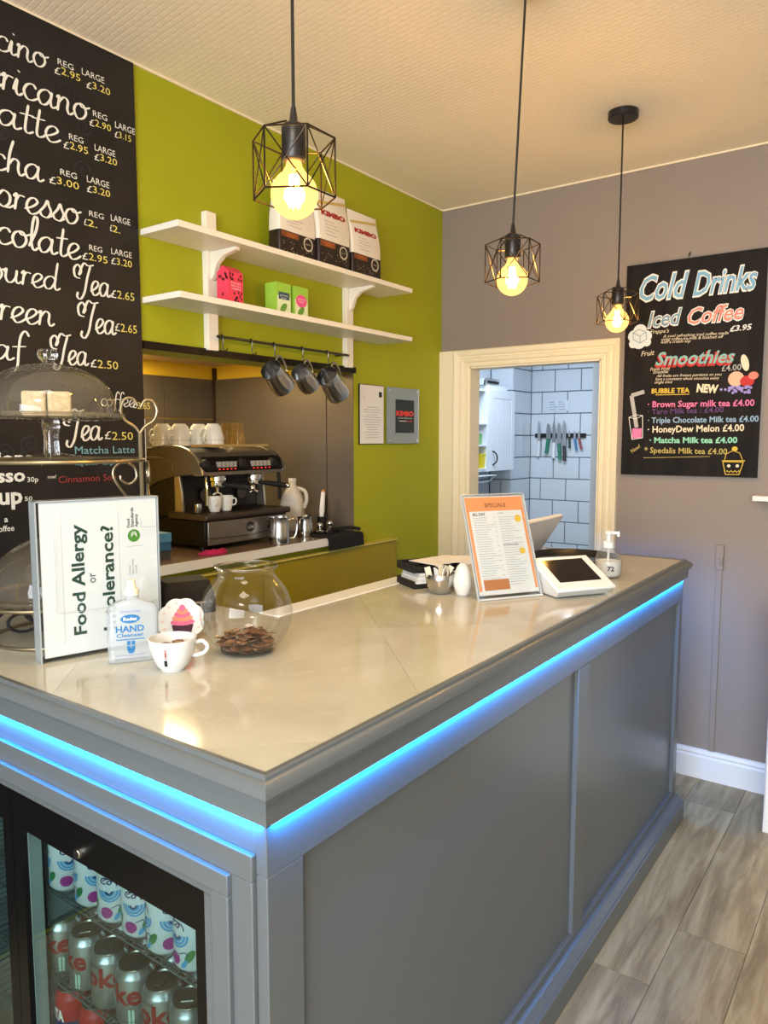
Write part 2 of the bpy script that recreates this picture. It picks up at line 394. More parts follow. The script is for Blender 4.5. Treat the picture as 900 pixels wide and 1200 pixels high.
MB().box((-3.100, 2.722, 1.12), (-3.088, 2.745, 1.93)).build('corner_strip', mat('dark_bronze', (60, 42, 30), .5), wa, smooth=False)
lamp('alcove_downlight', 'AREA', (-2.93, 2.05, 1.935), 14, srgb(255, 226, 165), (0, 0, 0), .8, .12)
# black edging over the alcove opening
struct(MB().box((XW - .002, A0, AZ1 - .002), (XW + .012, A1 + .002, AZ1 + .024)).build('trim_2', M_black, smooth=False))

# worktop in the alcove, cladding below it
wt = thing('alcove_worktop', 'brown worktop with white front edge in the alcove under the coffee machine', 'worktop', (-2.6, 2.05, 1.08))
M_wt = mat('brown_laminate', (130, 110, 92), .22, noise=(14, (112, 94, 78), 5))
MB().box((-3.09, 1.42, 1.082), (-2.302, 2.725, 1.116)).box((-2.302, 1.58, 1.082), (-2.10, 2.725, 1.116)).build('board', M_wt, wt, world=True, smooth=False)
MB().box((-2.10, 1.58, 1.082), (-2.092, 2.70, 1.116)).build('front_edge', M_white, wt, world=True, smooth=False)
cl = thing('olive_cladding', 'olive boards cladding the wall below the alcove worktop', 'cladding', (-2.12, 2.2, 0))
for (y0, y1) in ((1.58, 2.098), (2.101, 3.03)):
    MB().box((XW + .001, y0, .1), (-2.112, y1, 1.048)).build('panel', M_olive, cl, world=True, smooth=False)
MB().box((XW + .001, 1.58, 1.049), (-2.100, 3.03, 1.056)).build('top_strip', mat('pale_olive_edge', (196, 186, 90), .4), cl, world=True, smooth=False)

# ------------------------------------------------------------------ back wall with the doorway
DX0, DX1, DZ = -1.963, -1.252, 1.930
struct(MB().box((XW, YB, 0), (DX0, YB + .07, ZC)).box((DX1, YB, 0), (2.6, YB + .07, ZC)).box((DX0, YB, DZ), (DX1, YB + .07, ZC)).build('wall_back', M_grey, smooth=False))
dr = thing('door_1', None, None, (-1.6, YB, 0)); dr['kind'] = 'structure'
def casing_side(xi, sgn):
    """moulded architrave leg: xi = inner edge, sgn = outward direction along X"""
    b = MB()
    prof = [(0, 0), (0, .012), (.006, .018), (.014, .018), (.017, .012), (.024, .012), (.03, .02), (.046, .024), (.052, .016), (.058, .016), (.064, .024), (.086, .03), (.092, .024), (.092, 0)]
    zt = DZ
    for i in range(len(prof) - 1):
        (d0, t0), (d1, t1) = prof[i], prof[i + 1]
        b.add([(xi + sgn*d0, YB - t0, 0), (xi + sgn*d1, YB - t1, 0), (xi + sgn*d1, YB - t1, zt + d1), (xi + sgn*d0, YB - t0, zt + d0)], [(0, 1, 2, 3)])
    return b, prof
for xi, sg in ((DX0, -1), (DX1, 1)):
    b, prof = casing_side(xi, sg); b.build('casing', M_cream, dr, world=True, angle=20)
b = MB()
for i in range(len(prof) - 1):
    (d0, t0), (d1, t1) = prof[i], prof[i + 1]
    b.add([(DX0 - d0, YB - t0, DZ + d0), (DX1 + d0, YB - t0, DZ + d0), (DX1 + d1, YB - t1, DZ + d1), (DX0 - d1, YB - t1, DZ + d1)], [(0, 1, 2, 3)])
b.build('casing', M_cream, dr, world=True, angle=20)
MB().box((XW, YB - .020, 0), (DX0 - .092, YB, DZ + .092)).build('corner_board', M_cream, dr, world=True, smooth=False)
MB().box((DX0 - .002, YB - .011, 0), (DX0 + .006, YB + .09, DZ)).box((DX1 - .006, YB - .011, 0), (DX1 + .002, YB + .09, DZ)).box((DX0, YB - .011, DZ - .006), (DX1, YB + .09, DZ + .002)).build('jamb', M_cream, dr, world=True, smooth=False)
# skirting board
bp = [(0, 0), (-.018, 0), (-.018, .100), (-.012, .110), (-.015, .118), (-.009, .132), (0, .136)]
struct(MB().prism([(YB + a, z) for a, z in bp], DX1 + .094, 2.5, 'X').build('baseboard_back', M_white, angle=20))

# ------------------------------------------------------------------ kitchen beyond the doorway
YK = 6.5
M_tile = mat('blue_white_tile', (206, 216, 224), .18, noise=(1.5, (198, 209, 218), 2))
M_grout = mat('dark_grout', (88, 94, 106), .8)
wk = struct(MB().box((-3.4, YK + .008, 0), (-.4, YK + .1, ZC)).build('wall_kitchen_back', M_grout, smooth=False))
wkl = struct(MB().box((-3.4, YB + .07, 0), (-3.208, YK + .008, ZC)).box((-3.21, 6.108, 0), (-2.988, YK + .008, ZC)).build('wall_kitchen_left', M_grout, smooth=False))
struct(MB().box((-.5, YB + .07, 0), (-.4, YK, ZC)).build('wall_kitchen_right', mat('kitchen_paint', (214, 222, 232), .6), smooth=False))
struct(MB().box((-3.4, YB + .07, ZC), (-.4, YK + .1, ZC + .05)).build('ceiling_kitchen', M_white, smooth=False))
_tc = {}
def tile(parent, axis, a0, a1, z0, z1, plane):
    """one glazed tile, proud of its grout; axis of the wall normal"""
    if a1 - a0 < .012: return
    w, h = round(a1 - a0, 4), round(z1 - z0, 4); k = (axis, w, h)
    if k not in _tc:
        e = .003
        if axis == 'Y': vs = [(-w/2, .008, -h/2), (w/2, .008, -h/2), (w/2, .008, h/2), (-w/2, .008, h/2), (-w/2+e, 0, -h/2+e), (w/2-e, 0, -h/2+e), (w/2-e, 0, h/2-e), (-w/2+e, 0, h/2-e)]
        else: vs = [(-.008, -w/2, -h/2), (-.008, w/2, -h/2), (-.008, w/2, h/2), (-.008, -w/2, h/2), (0, -w/2+e, -h/2+e), (0, w/2-e, -h/2+e), (0, w/2-e, h/2-e), (0, -w/2+e, h/2-e)]
        o = MB().add(vs, [(4,5,6,7), (0,1,5,4), (1,2,6,5), (2,3,7,6), (3,0,4,7)]).build('tile', M_tile, smooth=False, fix=False); _tc[k] = o.data; bpy.data.objects.remove(o)
    o = bpy.data.objects.new('tile', _tc[k]); COL.objects.link(o); o.parent = parent
    o.location = ((a0+a1)/2, plane, (z0+z1)/2) if axis == 'Y' else (plane, (a0+a1)/2, (z0+z1)/2)
G = .003
for r in range(-3, 10):
    zt = 2.187 - .2 * r; z0, z1 = zt - .2 + G, zt - G if r > -3 else zt - G
    if z0 < .35: continue
    off = 0 if r % 2 else .125
    # back wall: joints of odd rows at -2.876 + 0.25k
    k = -2.876 - .25 + off
    while k < -1.2:
        tile(wk, 'Y', max(k, -2.985) + G, min(k + .25, -1.1) - G, z0, z1, YK); k += .25
    k = 4.4 + off                                       # pier side and left wall, along Y
    while k < 6.1:
        tile(wkl, 'X', k + G, min(k + .25, 6.098) - G, z0, z1, -3.2); k += .25
    for a0, a1 in (((6.104, 6.30), (6.306, 6.49)) if r % 2 else ((6.104, 6.42), (6.426, 6.49))):
        tile(wkl, 'X', a0, a1, z0, z1, -2.98)
    for a0, a1 in (((-3.197, -3.09), (-3.084, -2.985)) if r % 2 else ((-3.197, -2.985),)):
        tile(wkl, 'Y', a0, a1, z0, z1, 6.10)
kd = thing('door_2', None, None, (-1.245, 3.60, 0)); kd['kind'] = 'structure'
kd.rotation_euler = (0, 0, math.atan2(.69, -.315))
MB().box((0, -.02, .01), (.76, .02, 1.99)).build('leaf', M_white, kd, bevel=.003)
MB().box((.70, -.04, 1.0), (.72, -.02, 1.02)).box((.60, -.05, 1.0), (.72, -.038, 1.018)).build('handle', M_steel, kd)

# ------------------------------------------------------------------ service counter
X0, Y0, Y1, ZT = -0.735, 0.728, 3.075, 1.07       # tile edge on the customer side, near edge, far edge, top
XB, XL, YW = -1.385, -2.10, 1.43                  # back edge, left end, back edge of the near wing
sc_ = thing('service_counter', 'grey panelled service counter with beige marble top and blue strip light', 'counter', (-1.1, 1.9, 0))
def clip(poly, f):
    out = []
    for i, p in enumerate(poly):
        q = poly[(i + 1) % len(poly)]; a, b = f(p), f(q)
        if a >= 0: out.append(p)
        if (a >= 0) != (b >= 0): t = a / (a - b); out.append((p[0] + (q[0]-p[0])*t, p[1] + (q[1]-p[1])*t))
    return out
S2 = .97; g = .00035
def slabs(x0, x1, y0, y1):
    for i in range(-6, 7):
        for j in range(-6, 7):
            u0, u1 = .40 + S2*i + g, .40 + S2*(i+1) - g; v0, v1 = 2.585 + S2*j + g, 2.585 + S2*(j+1) - g
            P = [(x0, y0), (x1, y0), (x1, y1), (x0, y1)]
            for f in (lambda p: p[0]+p[1]-u0, lambda p: u1-p[0]-p[1], lambda p: p[1]-p[0]-v0, lambda p: v1-p[1]+p[0]): P = clip(P, f) if P else P
            if len(P) > 2: MB().prism(P, ZT - .012, ZT, 'Z').build('top_tile', M_marble, sc_, world=True, smooth=False)
slabs(XB, X0, Y0, Y1); slabs(XL, XB, Y0, YW)
MB().box((XB, Y0 + .004, ZT - .04), (X0 - .004, Y1, ZT - .0121)).box((XL, Y0 + .004, ZT - .04), (XB, YW, ZT - .0121)).build('top_bed', mat('pale_grout', (196, 192, 178), .7), sc_, world=True, smooth=False)
MB().box((XB - .075, YW, ZT - .03), (XB, Y1, ZT + .003)).build('white_edge_board', M_white, sc_, world=True, bevel=.002)
# top moulding, swept round the near corner
pm = [(0, 1.0715), (.004, 1.0725), (.007, 1.070), (.008, 1.066), (.012, 1.0655), (.019, 1.062), (.024, 1.056), (.026, 1.049), (.024, 1.043), (.020, 1.040), (.020, 1.036), (.014, 1.034), (.012, 1.031), (.012, 1.000), (-.006, 1.000), (-.006, 1.0715)]
def sweep(prof, name, m, x_end, y_end, bevel=0, far_return=True):
    b = MB(); n = len(prof); pts = []
    for d, z in prof: pts.append([(x_end, Y0 - d, z), (X0 + d, Y0 - d, z), (X0 + d, y_end + (d if far_return else 0), z)] + ([(XB, y_end + d, z)] if far_return else []))
    c = len(pts[0])
    vs = [p for row in pts for p in row]; fs = []
    for i in range(n):
        j = (i + 1) % n
        for k in range(c - 1): fs.append((i*c + k, i*c + k+1, j*c + k+1, j*c + k))
    fs.append(tuple(i*c for i in range(n))); fs.append(tuple(i*c + c-1 for i in range(n)))
    b.add(vs, fs); return b.build(name, m, sc_, world=True, angle=32)
sweep(pm, 'top_moulding', M_counter, XL, Y1)
# customer side: rail, stiles, recessed panels, plinth with its ledge
PT, PB = .912, .122
RX = X0                                            # front of the framing
RP = X0 - .013                                     # recessed panels
YE = Y1 - .01
def bx(name, a, b, bev=.0015, m=None): return MB().box(a, b).build(name, m or M_counter, sc_, world=True, bevel=bev)
bx('carcase', (XB - .01, 1.29, .0), (RP - .012, YE - .005, ZT - .041))
bx('top_rail', (RP - .012, Y0, PT), (RX, YE, .999))
bx('bottom_rail', (RP - .012, Y0, .0), (RX, YE, PB))
for a, b in ((Y0, .806), (1.952, 2.036), (3.018, YE)): bx('stile', (RP - .012, a, PB), (RX, b, PT))
for a, b in ((.806, 1.952), (2.036, 3.018)): bx('panel', (RP - .012, a, PB), (RP, b, PT), 0)
pp = [(0, 0), (.034, 0), (.034, .072), (.031, .076), (.026, .076), (.023, .080), (.012, .096), (.006, .098), (0, .098)]
MB().prism([(RX + d, z) for d, z in pp], Y0, YE + .01, 'Y').build('plinth', M_counter, sc_, world=True, angle=25)
# near face round the bottle coolers
FX0, FX1, FZ0, FZ1 = -2.075, -.878, .10, .838      # opening
fy = Y0
bx('face_rail', (XL, fy, FZ1 + .002), (RP - .012, fy + .018, .999)); 
bx('face_stile', (FX1 + .002, fy, 0), (RP - .012, fy + .018, FZ1 + .002)); bx('face_stile', (XL, fy, 0), (FX0, fy + .018, FZ1 + .002))
def frame(name, y_front, y_back, xo, zo, xi, zi):
    bx(name, (XL, y_front, zi), (xo, y_back, zo), .002); bx(name, (xi, y_front, 0), (xo, y_back, zi), .002)
pA = at(294.5, 1004.4, 'Y', Y0 - .010); pB = at(265.7, 1027, 'Y', Y0 - .020); pC = at(246, 1042, 'Y', Y0 - .020)
frame('surround_frame', fy - .010, fy, pA.x, pA.z, pB.x - .002, pB.z - .002)
frame('surround_bead', fy - .020, fy, pB.x, pB.z, pC.x, pC.z)
FX1, FZ1 = pC.x, pC.z
bx('end_panel', (XL, Y0 + .02, 0), (XL + .018, YW, ZT - .041)); bx('back_panel', (XL, YW - .018, 0), (XB - .012, YW, ZT - .041))
# blue LED tape under the moulding
LEDC = (0.0, 0.28, 1.0)
M_led = mat('blue_led', (20, 120, 255), .5, emit=(10, 100, 255), estr=8)
MB().box((X0 + .001, Y0 - .009, .9975), (X0 + .010, Y1, .9998)).box((XL, Y0 - .009, .9975), (X0 + .010, Y0 - .001, .9998)).build('led_tape', mat('led_tape_backing', (210, 215, 220), .5), sc_, world=True, smooth=False)
lamp('led_tape_light', 'AREA', ((XB + X0) / 2, Y1 + .007, .9945), 5, LEDC, (math.radians(18), 0, 0), X0 - XB - .02, .006)
MB().box((XB, Y1 + .001, .9975), (X0, Y1 + .010, .9998)).build('led_tape', MATS['led_tape_backing'], sc_, world=True, smooth=False)
b = MB(); y = Y0 + .01
while y < Y1: b.box((X0 + .003, y, .9955), (X0 + .008, y + .005, .9975)); y += .0333
x = XL + .02
while x < X0: b.box((x, Y0 - .008, .9955), (x + .005, Y0 - .003, .9975)); x += .0333
b.build('led', M_led, sc_, world=True, smooth=False)['kind'] = 'stuff'

lamp('led_tape_light', 'AREA', (X0 + .007, (Y0 + Y1) / 2, .9945), 13, LEDC, (0, math.radians(40), 0), .006, Y1 - Y0 - .02)
lamp('led_tape_light', 'AREA', ((XL + X0) / 2, Y0 - .007, .9945), 9, LEDC, (math.radians(40), 0, 0), X0 - XL - .02, .006)
bx('carcase', (-.872, Y0 + .02, .0), (RP - .012, 1.29, ZT - .041))

# ------------------------------------------------------------------ thin glass: clear sheet that reflects at its surface
def thin_glass(name, tint=(255, 255, 255), body=.0, bodycol=(255, 255, 255), rough=.02, edge=.9, emit=None, estr=0):
    m = bpy.data.materials.new(name); m.use_nodes = True; nt = m.node_tree; nt.nodes.clear()
    out = nt.nodes.new('ShaderNodeOutputMaterial'); tr = nt.nodes.new('ShaderNodeBsdfTransparent'); gl = nt.nodes.new('ShaderNodeBsdfGlossy')
    tr.inputs[0].default_value = (*srgb(*tint), 1); gl.inputs['Roughness'].default_value = rough
    lw = nt.nodes.new('ShaderNodeLayerWeight'); lw.inputs['Blend'].default_value = .11
    mr = nt.nodes.new('ShaderNodeMapRange'); mr.inputs['To Min'].default_value = .02; mr.inputs['To Max'].default_value = edge
    nt.links.new(lw.outputs['Facing'], mr.inputs['Value'])
    mx = nt.nodes.new('ShaderNodeMixShader'); nt.links.new(mr.outputs[0], mx.inputs[0])
    base = tr
    if body:
        df = nt.nodes.new('ShaderNodeBsdfDiffuse'); df.inputs[0].default_value = (*srgb(*bodycol), 1)
        m2 = nt.nodes.new('ShaderNodeMixShader'); m2.inputs[0].default_value = body
        nt.links.new(tr.outputs[0], m2.inputs[1]); nt.links.new(df.outputs[0], m2.inputs[2]); base = m2
    if emit:
        em = nt.nodes.new('ShaderNodeEmission'); em.inputs[0].default_value = (*srgb(*emit), 1); em.inputs[1].default_value = estr
        ad = nt.nodes.new('ShaderNodeAddShader'); nt.links.new(base.outputs[0], ad.inputs[0]); nt.links.new(em.outputs[0], ad.inputs[1]); base = ad
    nt.links.new(base.outputs[0], mx.inputs[1]); nt.links.new(gl.outputs[0], mx.inputs[2]); nt.links.new(mx.outputs[0], out.inputs[0])
    MATS[name] = m; return m
T_glass = thin_glass('thin_clear_glass', (252, 253, 253))
T_pane = thin_glass('cooler_pane', (226, 238, 236), edge=.5)
T_acryl = thin_glass('thin_acrylic', (250, 252, 253))
T_gel = thin_glass('clear_gel', (238, 244, 248), .36, (212, 219, 222))
T_dome = thin_glass('dome_glass', (240, 238, 230), .11, (170, 162, 146), edge=1.0)  # grey haze of reflections on the dome mixed in as body colour
def face_cam(x, y): return math.atan2(-x, y)
def wrap(src, r, eps=.0004, step=.005):
    """bend flat (x, z) geometry round a vertical cylinder of radius r; x = 0 faces local -Y"""
    bm = bmesh.new(); vs = [bm.verts.new(v) for v in src.v]
    for f in src.f:
        try: bm.faces.new([vs[i] for i in f])
        except ValueError: pass
    xs = [v.x for v in src.v]
    if xs:
        x = math.floor(min(xs) / step) * step + step
        while x < max(xs):
            bmesh.ops.bisect_plane(bm, geom=bm.verts[:] + bm.edges[:] + bm.faces[:], plane_co=(x, 0, 0), plane_no=(1, 0, 0)); x += step
    bm.verts.index_update(); o = MB()
    rr = r if callable(r) else (lambda z: r)
    o.v = [Vector(((rr(v.co.z) + eps) * math.sin(v.co.x / rr(v.co.z)), -(rr(v.co.z) + eps) * math.cos(v.co.x / rr(v.co.z)), v.co.z)) for v in bm.verts]
    o.f = [tuple(v.index for v in f.verts) for f in bm.faces]; bm.free(); return o
UX, UY, UZ = Vector((1, 0, 0)), Vector((0, 1, 0)), Vector((0, 0, 1))
def disc(mb, O, U, V, ru, rv=None, n=16):
    rv = rv or ru; mb.add([O + U*ru*math.cos(2*PI*k/n) + V*rv*math.sin(2*PI*k/n) for k in range(n)], [tuple(range(n))])
def rect(mb, O, U, V, w, h): mb.add([O, O+U*w, O+U*w+V*h, O+V*h], [(0, 1, 2, 3)])
def arc(mb, O, U, V, r, a0, a1, w, n=10):
    vs = []
    for k in range(n + 1):
        a = a0 + (a1 - a0) * k / n
        for q in (r - w/2, r + w/2): vs.append(O + U*q*math.cos(a) + V*q*math.sin(a))
    mb.add(vs, [(2*k, 2*k+1, 2*k+3, 2*k+2) for k in range(n)])
def line(mb, p, q, w, N):
    p, q = Vector(p), Vector(q); d = (q - p).normalized(); s = d.cross(N) * w / 2
    mb.add([p + s, q + s, q - s, p - s], [(0, 1, 2, 3)])

# ------------------------------------------------------------------ bottle coolers under the counter
M_liner = mat('cooler_liner', (120, 132, 134), .4)
M_wire = mat('grey_wire', (110, 114, 116), .35, .6)
YD = Y0 + .008
XD = at(15, 985, 'Y', YD).x
def cooler(x0, x1, label, lockx=None):
    t = thing('bottle_cooler', label, 'fridge', ((x0 + x1) / 2, 1.0, .0), group=None)
    b = MB(); z0, z1 = FZ0 + .004, FZ1 - .003
    b.box((x0, YD + .055, z0), (x0 + .02, 1.27, z1)).box((x1 - .02, YD + .055, z0), (x1, 1.27, z1)).box((x0 + .02, 1.24, z0), (x1 - .02, 1.27, z1))
    b.box((x0 + .02, YD + .055, z1 - .03), (x1 - .02, 1.24, z1)).box((x0 + .02, YD + .055, z0), (x1 - .02, 1.24, z0 + .03))
    b.build('body', M_liner, t, world=True, smooth=False)
    d = MB(); w = .036; gz = at(229, 1090, 'Y', YD).z; wr = x1 - at(229, 1090, 'Y', YD).x if lockx else w
    d.box((x0, YD, z0), (x0 + w, YD + .045, z1)).box((x1 - wr, YD, z0), (x1, YD + .045, z1)).box((x0 + w, YD, gz), (x1 - wr, YD + .045, z1)).box((x0 + w, YD, z0), (x1 - wr, YD + .045, z0 + .07))
    dd = d.build('door', M_black, t, world=True, smooth=False)
    e = MB(); a0, a1, c0, c1 = x0 + w, x1 - wr, z0 + .07, gz
    e.box((a0, YD + .012, c0), (a0 + .004, YD + .038, c1)).box((a1 - .004, YD + .012, c0), (a1, YD + .038, c1)).box((a0, YD + .012, c1 - .004), (a1, YD + .038, c1))
    e.build('inner_frame', mat('grey_gasket', (140, 150, 150), .35), dd, world=True, smooth=False)
    MB().box((a0 + .004, YD + .008, c0), (a1 - .004, YD + .012, c1 - .004)).build('pane', T_pane, dd, world=True, smooth=False)
    if lockx is not None:
        l = MB().lathe([(0, -.004), (.0105, -.004), (.0105, .004), (.009, .007), (0, .007)], 20, M=Matrix.Translation((lockx, YD, .778)) @ Matrix.Rotation(PI/2, 4, 'X'))
        l.build('lock', M_chrome, dd, world=True)
    for zs in (.5955, .3955, .250):
        s = MB(); r = .0018
        for k in range(int((x1 - x0 - .06) / .022)): xx = x0 + .035 + k * .022; s.tube([(xx, .79, zs), (xx, 1.22, zs)], r, 5)
        for yy in (.79, .80, .90, 1.00, 1.10, 1.22): s.tube([(x0 + .025, yy, zs - .003), (x1 - .025, yy, zs - .003)], .0024, 5)
        s.build('wire_shelf', M_wire, t, world=True)['kind'] = 'stuff'
    return t
cooler(XD + .001, FX1 - .003, 'black framed glass door bottle cooler full of cans under the counter', at(93, 1003, 'Y', YD).x)
cooler(FX0 + .004, XD - .001, 'second black glass door bottle cooler left of the one with the lock')
gz_ = at(229, 1090, 'Y', YD).z
lamp('added_cooler_fill', 'AREA', ((XD + FX1) / 2, .80, gz_ - .01), .14, srgb(215, 240, 255), (math.radians(20), 0, 0), .5, .02)  # unseen lamp added to light the cans behind the pane

# ------------------------------------------------------------------ drink cans
M_alu = mat('can_silver', (176, 180, 184), .3, .85); M_aluend = mat('can_end', (170, 172, 172), .3, 1.0)
M_red = mat('red_print', (160, 12, 24), .35); M_bprint = mat('blue_print', (60, 140, 190), .4); M_purple = mat('purple_print', (140, 40, 120), .4)
M_gprint = mat('green_print', (40, 110, 60), .4); M_navy = mat('navy_print', (24, 34, 90), .4)
CR = .033
def can(kind, label, group):
    t = thing('drink_can', label, 'can', group=group)
    prof = [(0, .004), (.022, .003), (.0245, 0), (.0265, .001), (CR, .010), (CR, .094), (.0315, .100), (.0268, .1085), (.0268, .1105)]
    bm = {'cola': M_alu, 'fruit': mat('can_white', (192, 196, 202), .3), 'orange': M_red}[kind]
    MB().lathe(prof + [(0, .1105)], 22).build('body', bm, t)
    MB().lathe([(.0268, .1107), (.0275, .1125), (.0265, .1135), (.025, .1110), (0, .1110)], 22).build('lid', M_aluend, t)
    MB().box((-.006, -.012, .1112), (.006, .006, .1122)).build('ring_pull', M_aluend, t, smooth=False)
    def W(mb, name, m): wrap(mb, CR).build(name, m, t, smooth=False, fix=False)
    if kind == 'cola':
        q = MB(); put_text(q, 'Coke', Vector((-.062, 0, .052)), UX, UZ, .038, .114, bold=.03); W(q, 'red_lettering', mat('can_red_print', (128, 4, 16), .4))
        q = MB(); put_text(q, 'Diet', Vector((-.016, 0, .0895)), UX, UZ, .0075, .024, bold=.0, shear=.4); put_text(q, 'NO SUGAR', Vector((.02, 0, .016)), UX, UZ, .003)
        W(q, 'black_lettering', M_ink)
        q = MB(); rect(q, Vector((.030, 0, .012)), UX, UZ, .004, .030); rect(q, Vector((.036, 0, .012)), UX, UZ, .004, .030); W(q, 'green_chart', mat('pale_green_print', (160, 190, 170), .5))
    elif kind == 'fruit':
        b, n, g, p, wv = MB(), MB(), MB(), MB(), MB()
        for cx in (-.062, -.006, .05):
            O = Vector((cx, 0, .068))
            for r, w in ((.0085, .0035), (.0138, .004), (.019, .0034)): arc(b, O, UX, UZ, r, -PI*1.02, .15, w)
            arc(n, O, UX, UZ, .0050, -PI, .2, .0035); arc(n, O + UZ*.012, UX, UZ, .013, -.1, PI*.8, .002)
            disc(p, Vector((cx - .006, 0, .026)), UX, UZ, .0112)
            disc(g, Vector((cx + .022, 0, .034)), Vector((.5, 0, .86)), Vector((-.86, 0, .5)), .013, .0065, 12)
            disc(b, Vector((cx + .013, 0, .020)), Vector((.5, 0, .86)), Vector((-.86, 0, .5)), .009, .004, 12)
            line(n, (cx + .003, 0, .036), (cx + .014, 0, .041), .0015, UY); line(n, (cx + .014, 0, .041), (cx + .020, 0, .036), .0015, UY)
            put_text(n, 'Co', Vector((cx - .016, 0, .082)), UX, UZ, .013, .022, bold=.02, shear=.2)
        W(b, 'blue_pattern', M_bprint); W(n, 'dark_lettering', M_navy); W(g, 'green_leaf', M_gprint); W(p, 'purple_disc', M_purple)
    else:
        q = MB(); rect(q, Vector((-.06, 0, .022)), UX, UZ, .12, .032); W(q, 'blue_band', M_navy)
        q = MB(); put_text(q, 'FANTA', Vector((-.028, 0, .055)), UX, UZ, .022, .056, bold=.05); wrap(q, CR, .0007).build('white_lettering', M_white, t, smooth=False, fix=False)
    return t
ORD = ['first', 'second', 'third', 'fourth', 'fifth', 'sixth', 'seventh']
rots = {'cola': [.35, -.15, .75, .15, .75, -.35], 'fruit': [.1, .15, -.45, -.5, .2, .65], 'orange': [.1, .2, -.3, .3, 0, .2]}
PX = [-9]
rows = (('fruit', [75.4, 105, 133, 161, 190, 217.6], .5965, 'white cans with blue fruit pattern on the top cooler shelf', 'white can with blue arcs, %s from left on the top cooler shelf'),
        ('cola', [67.5, 95.3, 122.7, 151, 184, 212], .3885, 'silver cola cans on the middle cooler shelf', 'silver can with red letters, %s from left on the middle cooler shelf'),
        ('orange', [81, 108, 136, 166, 196, 224], .2525, 'red cans on the lower cooler shelf', 'red can with white letters, %s from left on the lower cooler shelf'))
for kind, pxs, z, grp, lab in rows:
    proto = None; PX[0] = -9
    for i, px in enumerate(pxs):
        yl = {'fruit': None, 'cola': [1072, 1088, 1104, 1121, 1142, 1163][i], 'orange': 1161 + 18 * i}[kind]
        if kind == 'fruit': x = at(px, [1047, 1062, 1076, 1093, 1113, 1131][i], 'Y', .815).x
        else: x = at(px, yl, 'Y', .815).x
        x = max(x, PX[0] + .0776); PX[0] = x
        if proto is None: t = proto = can(kind, lab % ORD[i], grp)
        else: t = copy_tree(proto, label=lab % ORD[i])
        t.location = (x, .826 + (i % 2) * .002, z + {'cola': .010, 'fruit': .002, 'orange': 0}[kind]); t.rotation_euler = (0, 0, rots[kind][i] - .5); t.scale = (1.16, 1.16, 1.05)
    if kind != 'orange':
        for j in range(6):
            c = copy_tree(proto, (-1.43 + .083 * j, .912, z + (.010 if kind == 'cola' else .002)), random.uniform(-1, 1))
            c['label'] = ('white can in the second rank behind the %s front white can' if kind == 'fruit' else 'silver can in the second rank behind the %s front silver can') % ORD[j]

# ------------------------------------------------------------------ allergy notice in an acrylic holder
a, b = at(48, 779, 'Z', ZT), at(190, 753, 'Z', ZT)
w = (b - a).length; h = .350; rz = math.atan2(b.y - a.y, b.x - a.x)
t = thing('allergy_notice', 'white food allergy notice in a clear acrylic holder on the near end of the counter', 'sign', (a.x, a.y, ZT), rz)
MB().box((0, 0, .004), (w, .003, h)).box((0, .034, .004), (w, .037, h * .9)).box((0, 0, .0), (w, .04, .004)).build('holder', T_acryl, t, smooth=False)
MB().box((.0, -.001, .0), (.0035, .04, h)).box((0, -.001, h - .003), (w, .038, h)).box((w - .003, -.001, 0), (w, .04, h)).build('holder_edge', mat('acrylic_edge', (150, 158, 162), .15), t, smooth=False)
MB().box((.010, .0035, .010), (w - .004, .0055, h - .004)).build('sheet', M_paper, t, smooth=False)
yS = .0031; NY = Vector((0, -1, 0))
O = lambda u, v: Vector((u * w, yS, v * h))
dg = MB(); bk = MB(); gn = MB(); gy = MB()
put_text(dg, 'Food Allergy', O(.365, .145), UZ, -UX, .098 * w, .70 * h, bold=.026)
put_text(dg, 'Intolerance?', O(.605, .145), UZ, -UX, .098 * w, .68 * h, bold=.026)
put_text(bk, 'or', O(.455, .465), UZ, -UX, .07 * w, .065 * h)
for u in (.195, .655):
    for k in range(70): rect(gy, O(u, .10 + k * .0118), UX, UZ, .0012, .0014)
for k, s in enumerate(('Food', 'Standards', 'Agency')): put_text(bk, s, O(.752 + .034 * k, .80), UZ, -UX, .026 * w, .13 * h if s == 'Standards' else None, bold=.02)
put_text(gy, 'food.gov.uk', O(.852, .80), UZ, -UX, .010 * w)
disc(gn, O(.785, .745), UX, UZ, .0145)
wh = MB()
for k in range(3): arc(wh, O(.785, .745) + Vector((0, -.0002, .003 * k - .003)), UX, UZ, .006, 0, PI, .0012)
rect(gy, O(.73, .675), UX, UZ, .13 * w, .0006)
for k, s in enumerate(('If so, please', 'speak to a member', 'of our staff')): put_text(bk, s, O(.745 + .028 * k, .49), UZ, -UX, .012 * w)
dg.build('green_lettering', mat('dark_green_print', (24, 62, 48), .6), t, smooth=False, fix=False)
bk.build('black_lettering', M_ink, t, smooth=False, fix=False); gn.build('logo_disc', mat('logo_green', (70, 140, 40), .5), t, smooth=False, fix=False)
wh.build('logo_arcs', M_paper, t, smooth=False, fix=False); gy.build('dotted_rules', mat('grey_print', (110, 116, 116), .6), t, smooth=False, fix=False)

MB().tube([(.13*w, -.006, .80*h), (.13*w, -.006, .31*h), (.16*w, -.006, .30*h), (.98*w, -.006, .30*h)], .0007, 5).tube([(.84*w, -.006, .80*h), (.98*w, -.006, .80*h)], .0007, 5).build('pocket_edge', mat('acrylic_line', (176, 182, 184), .2), t)

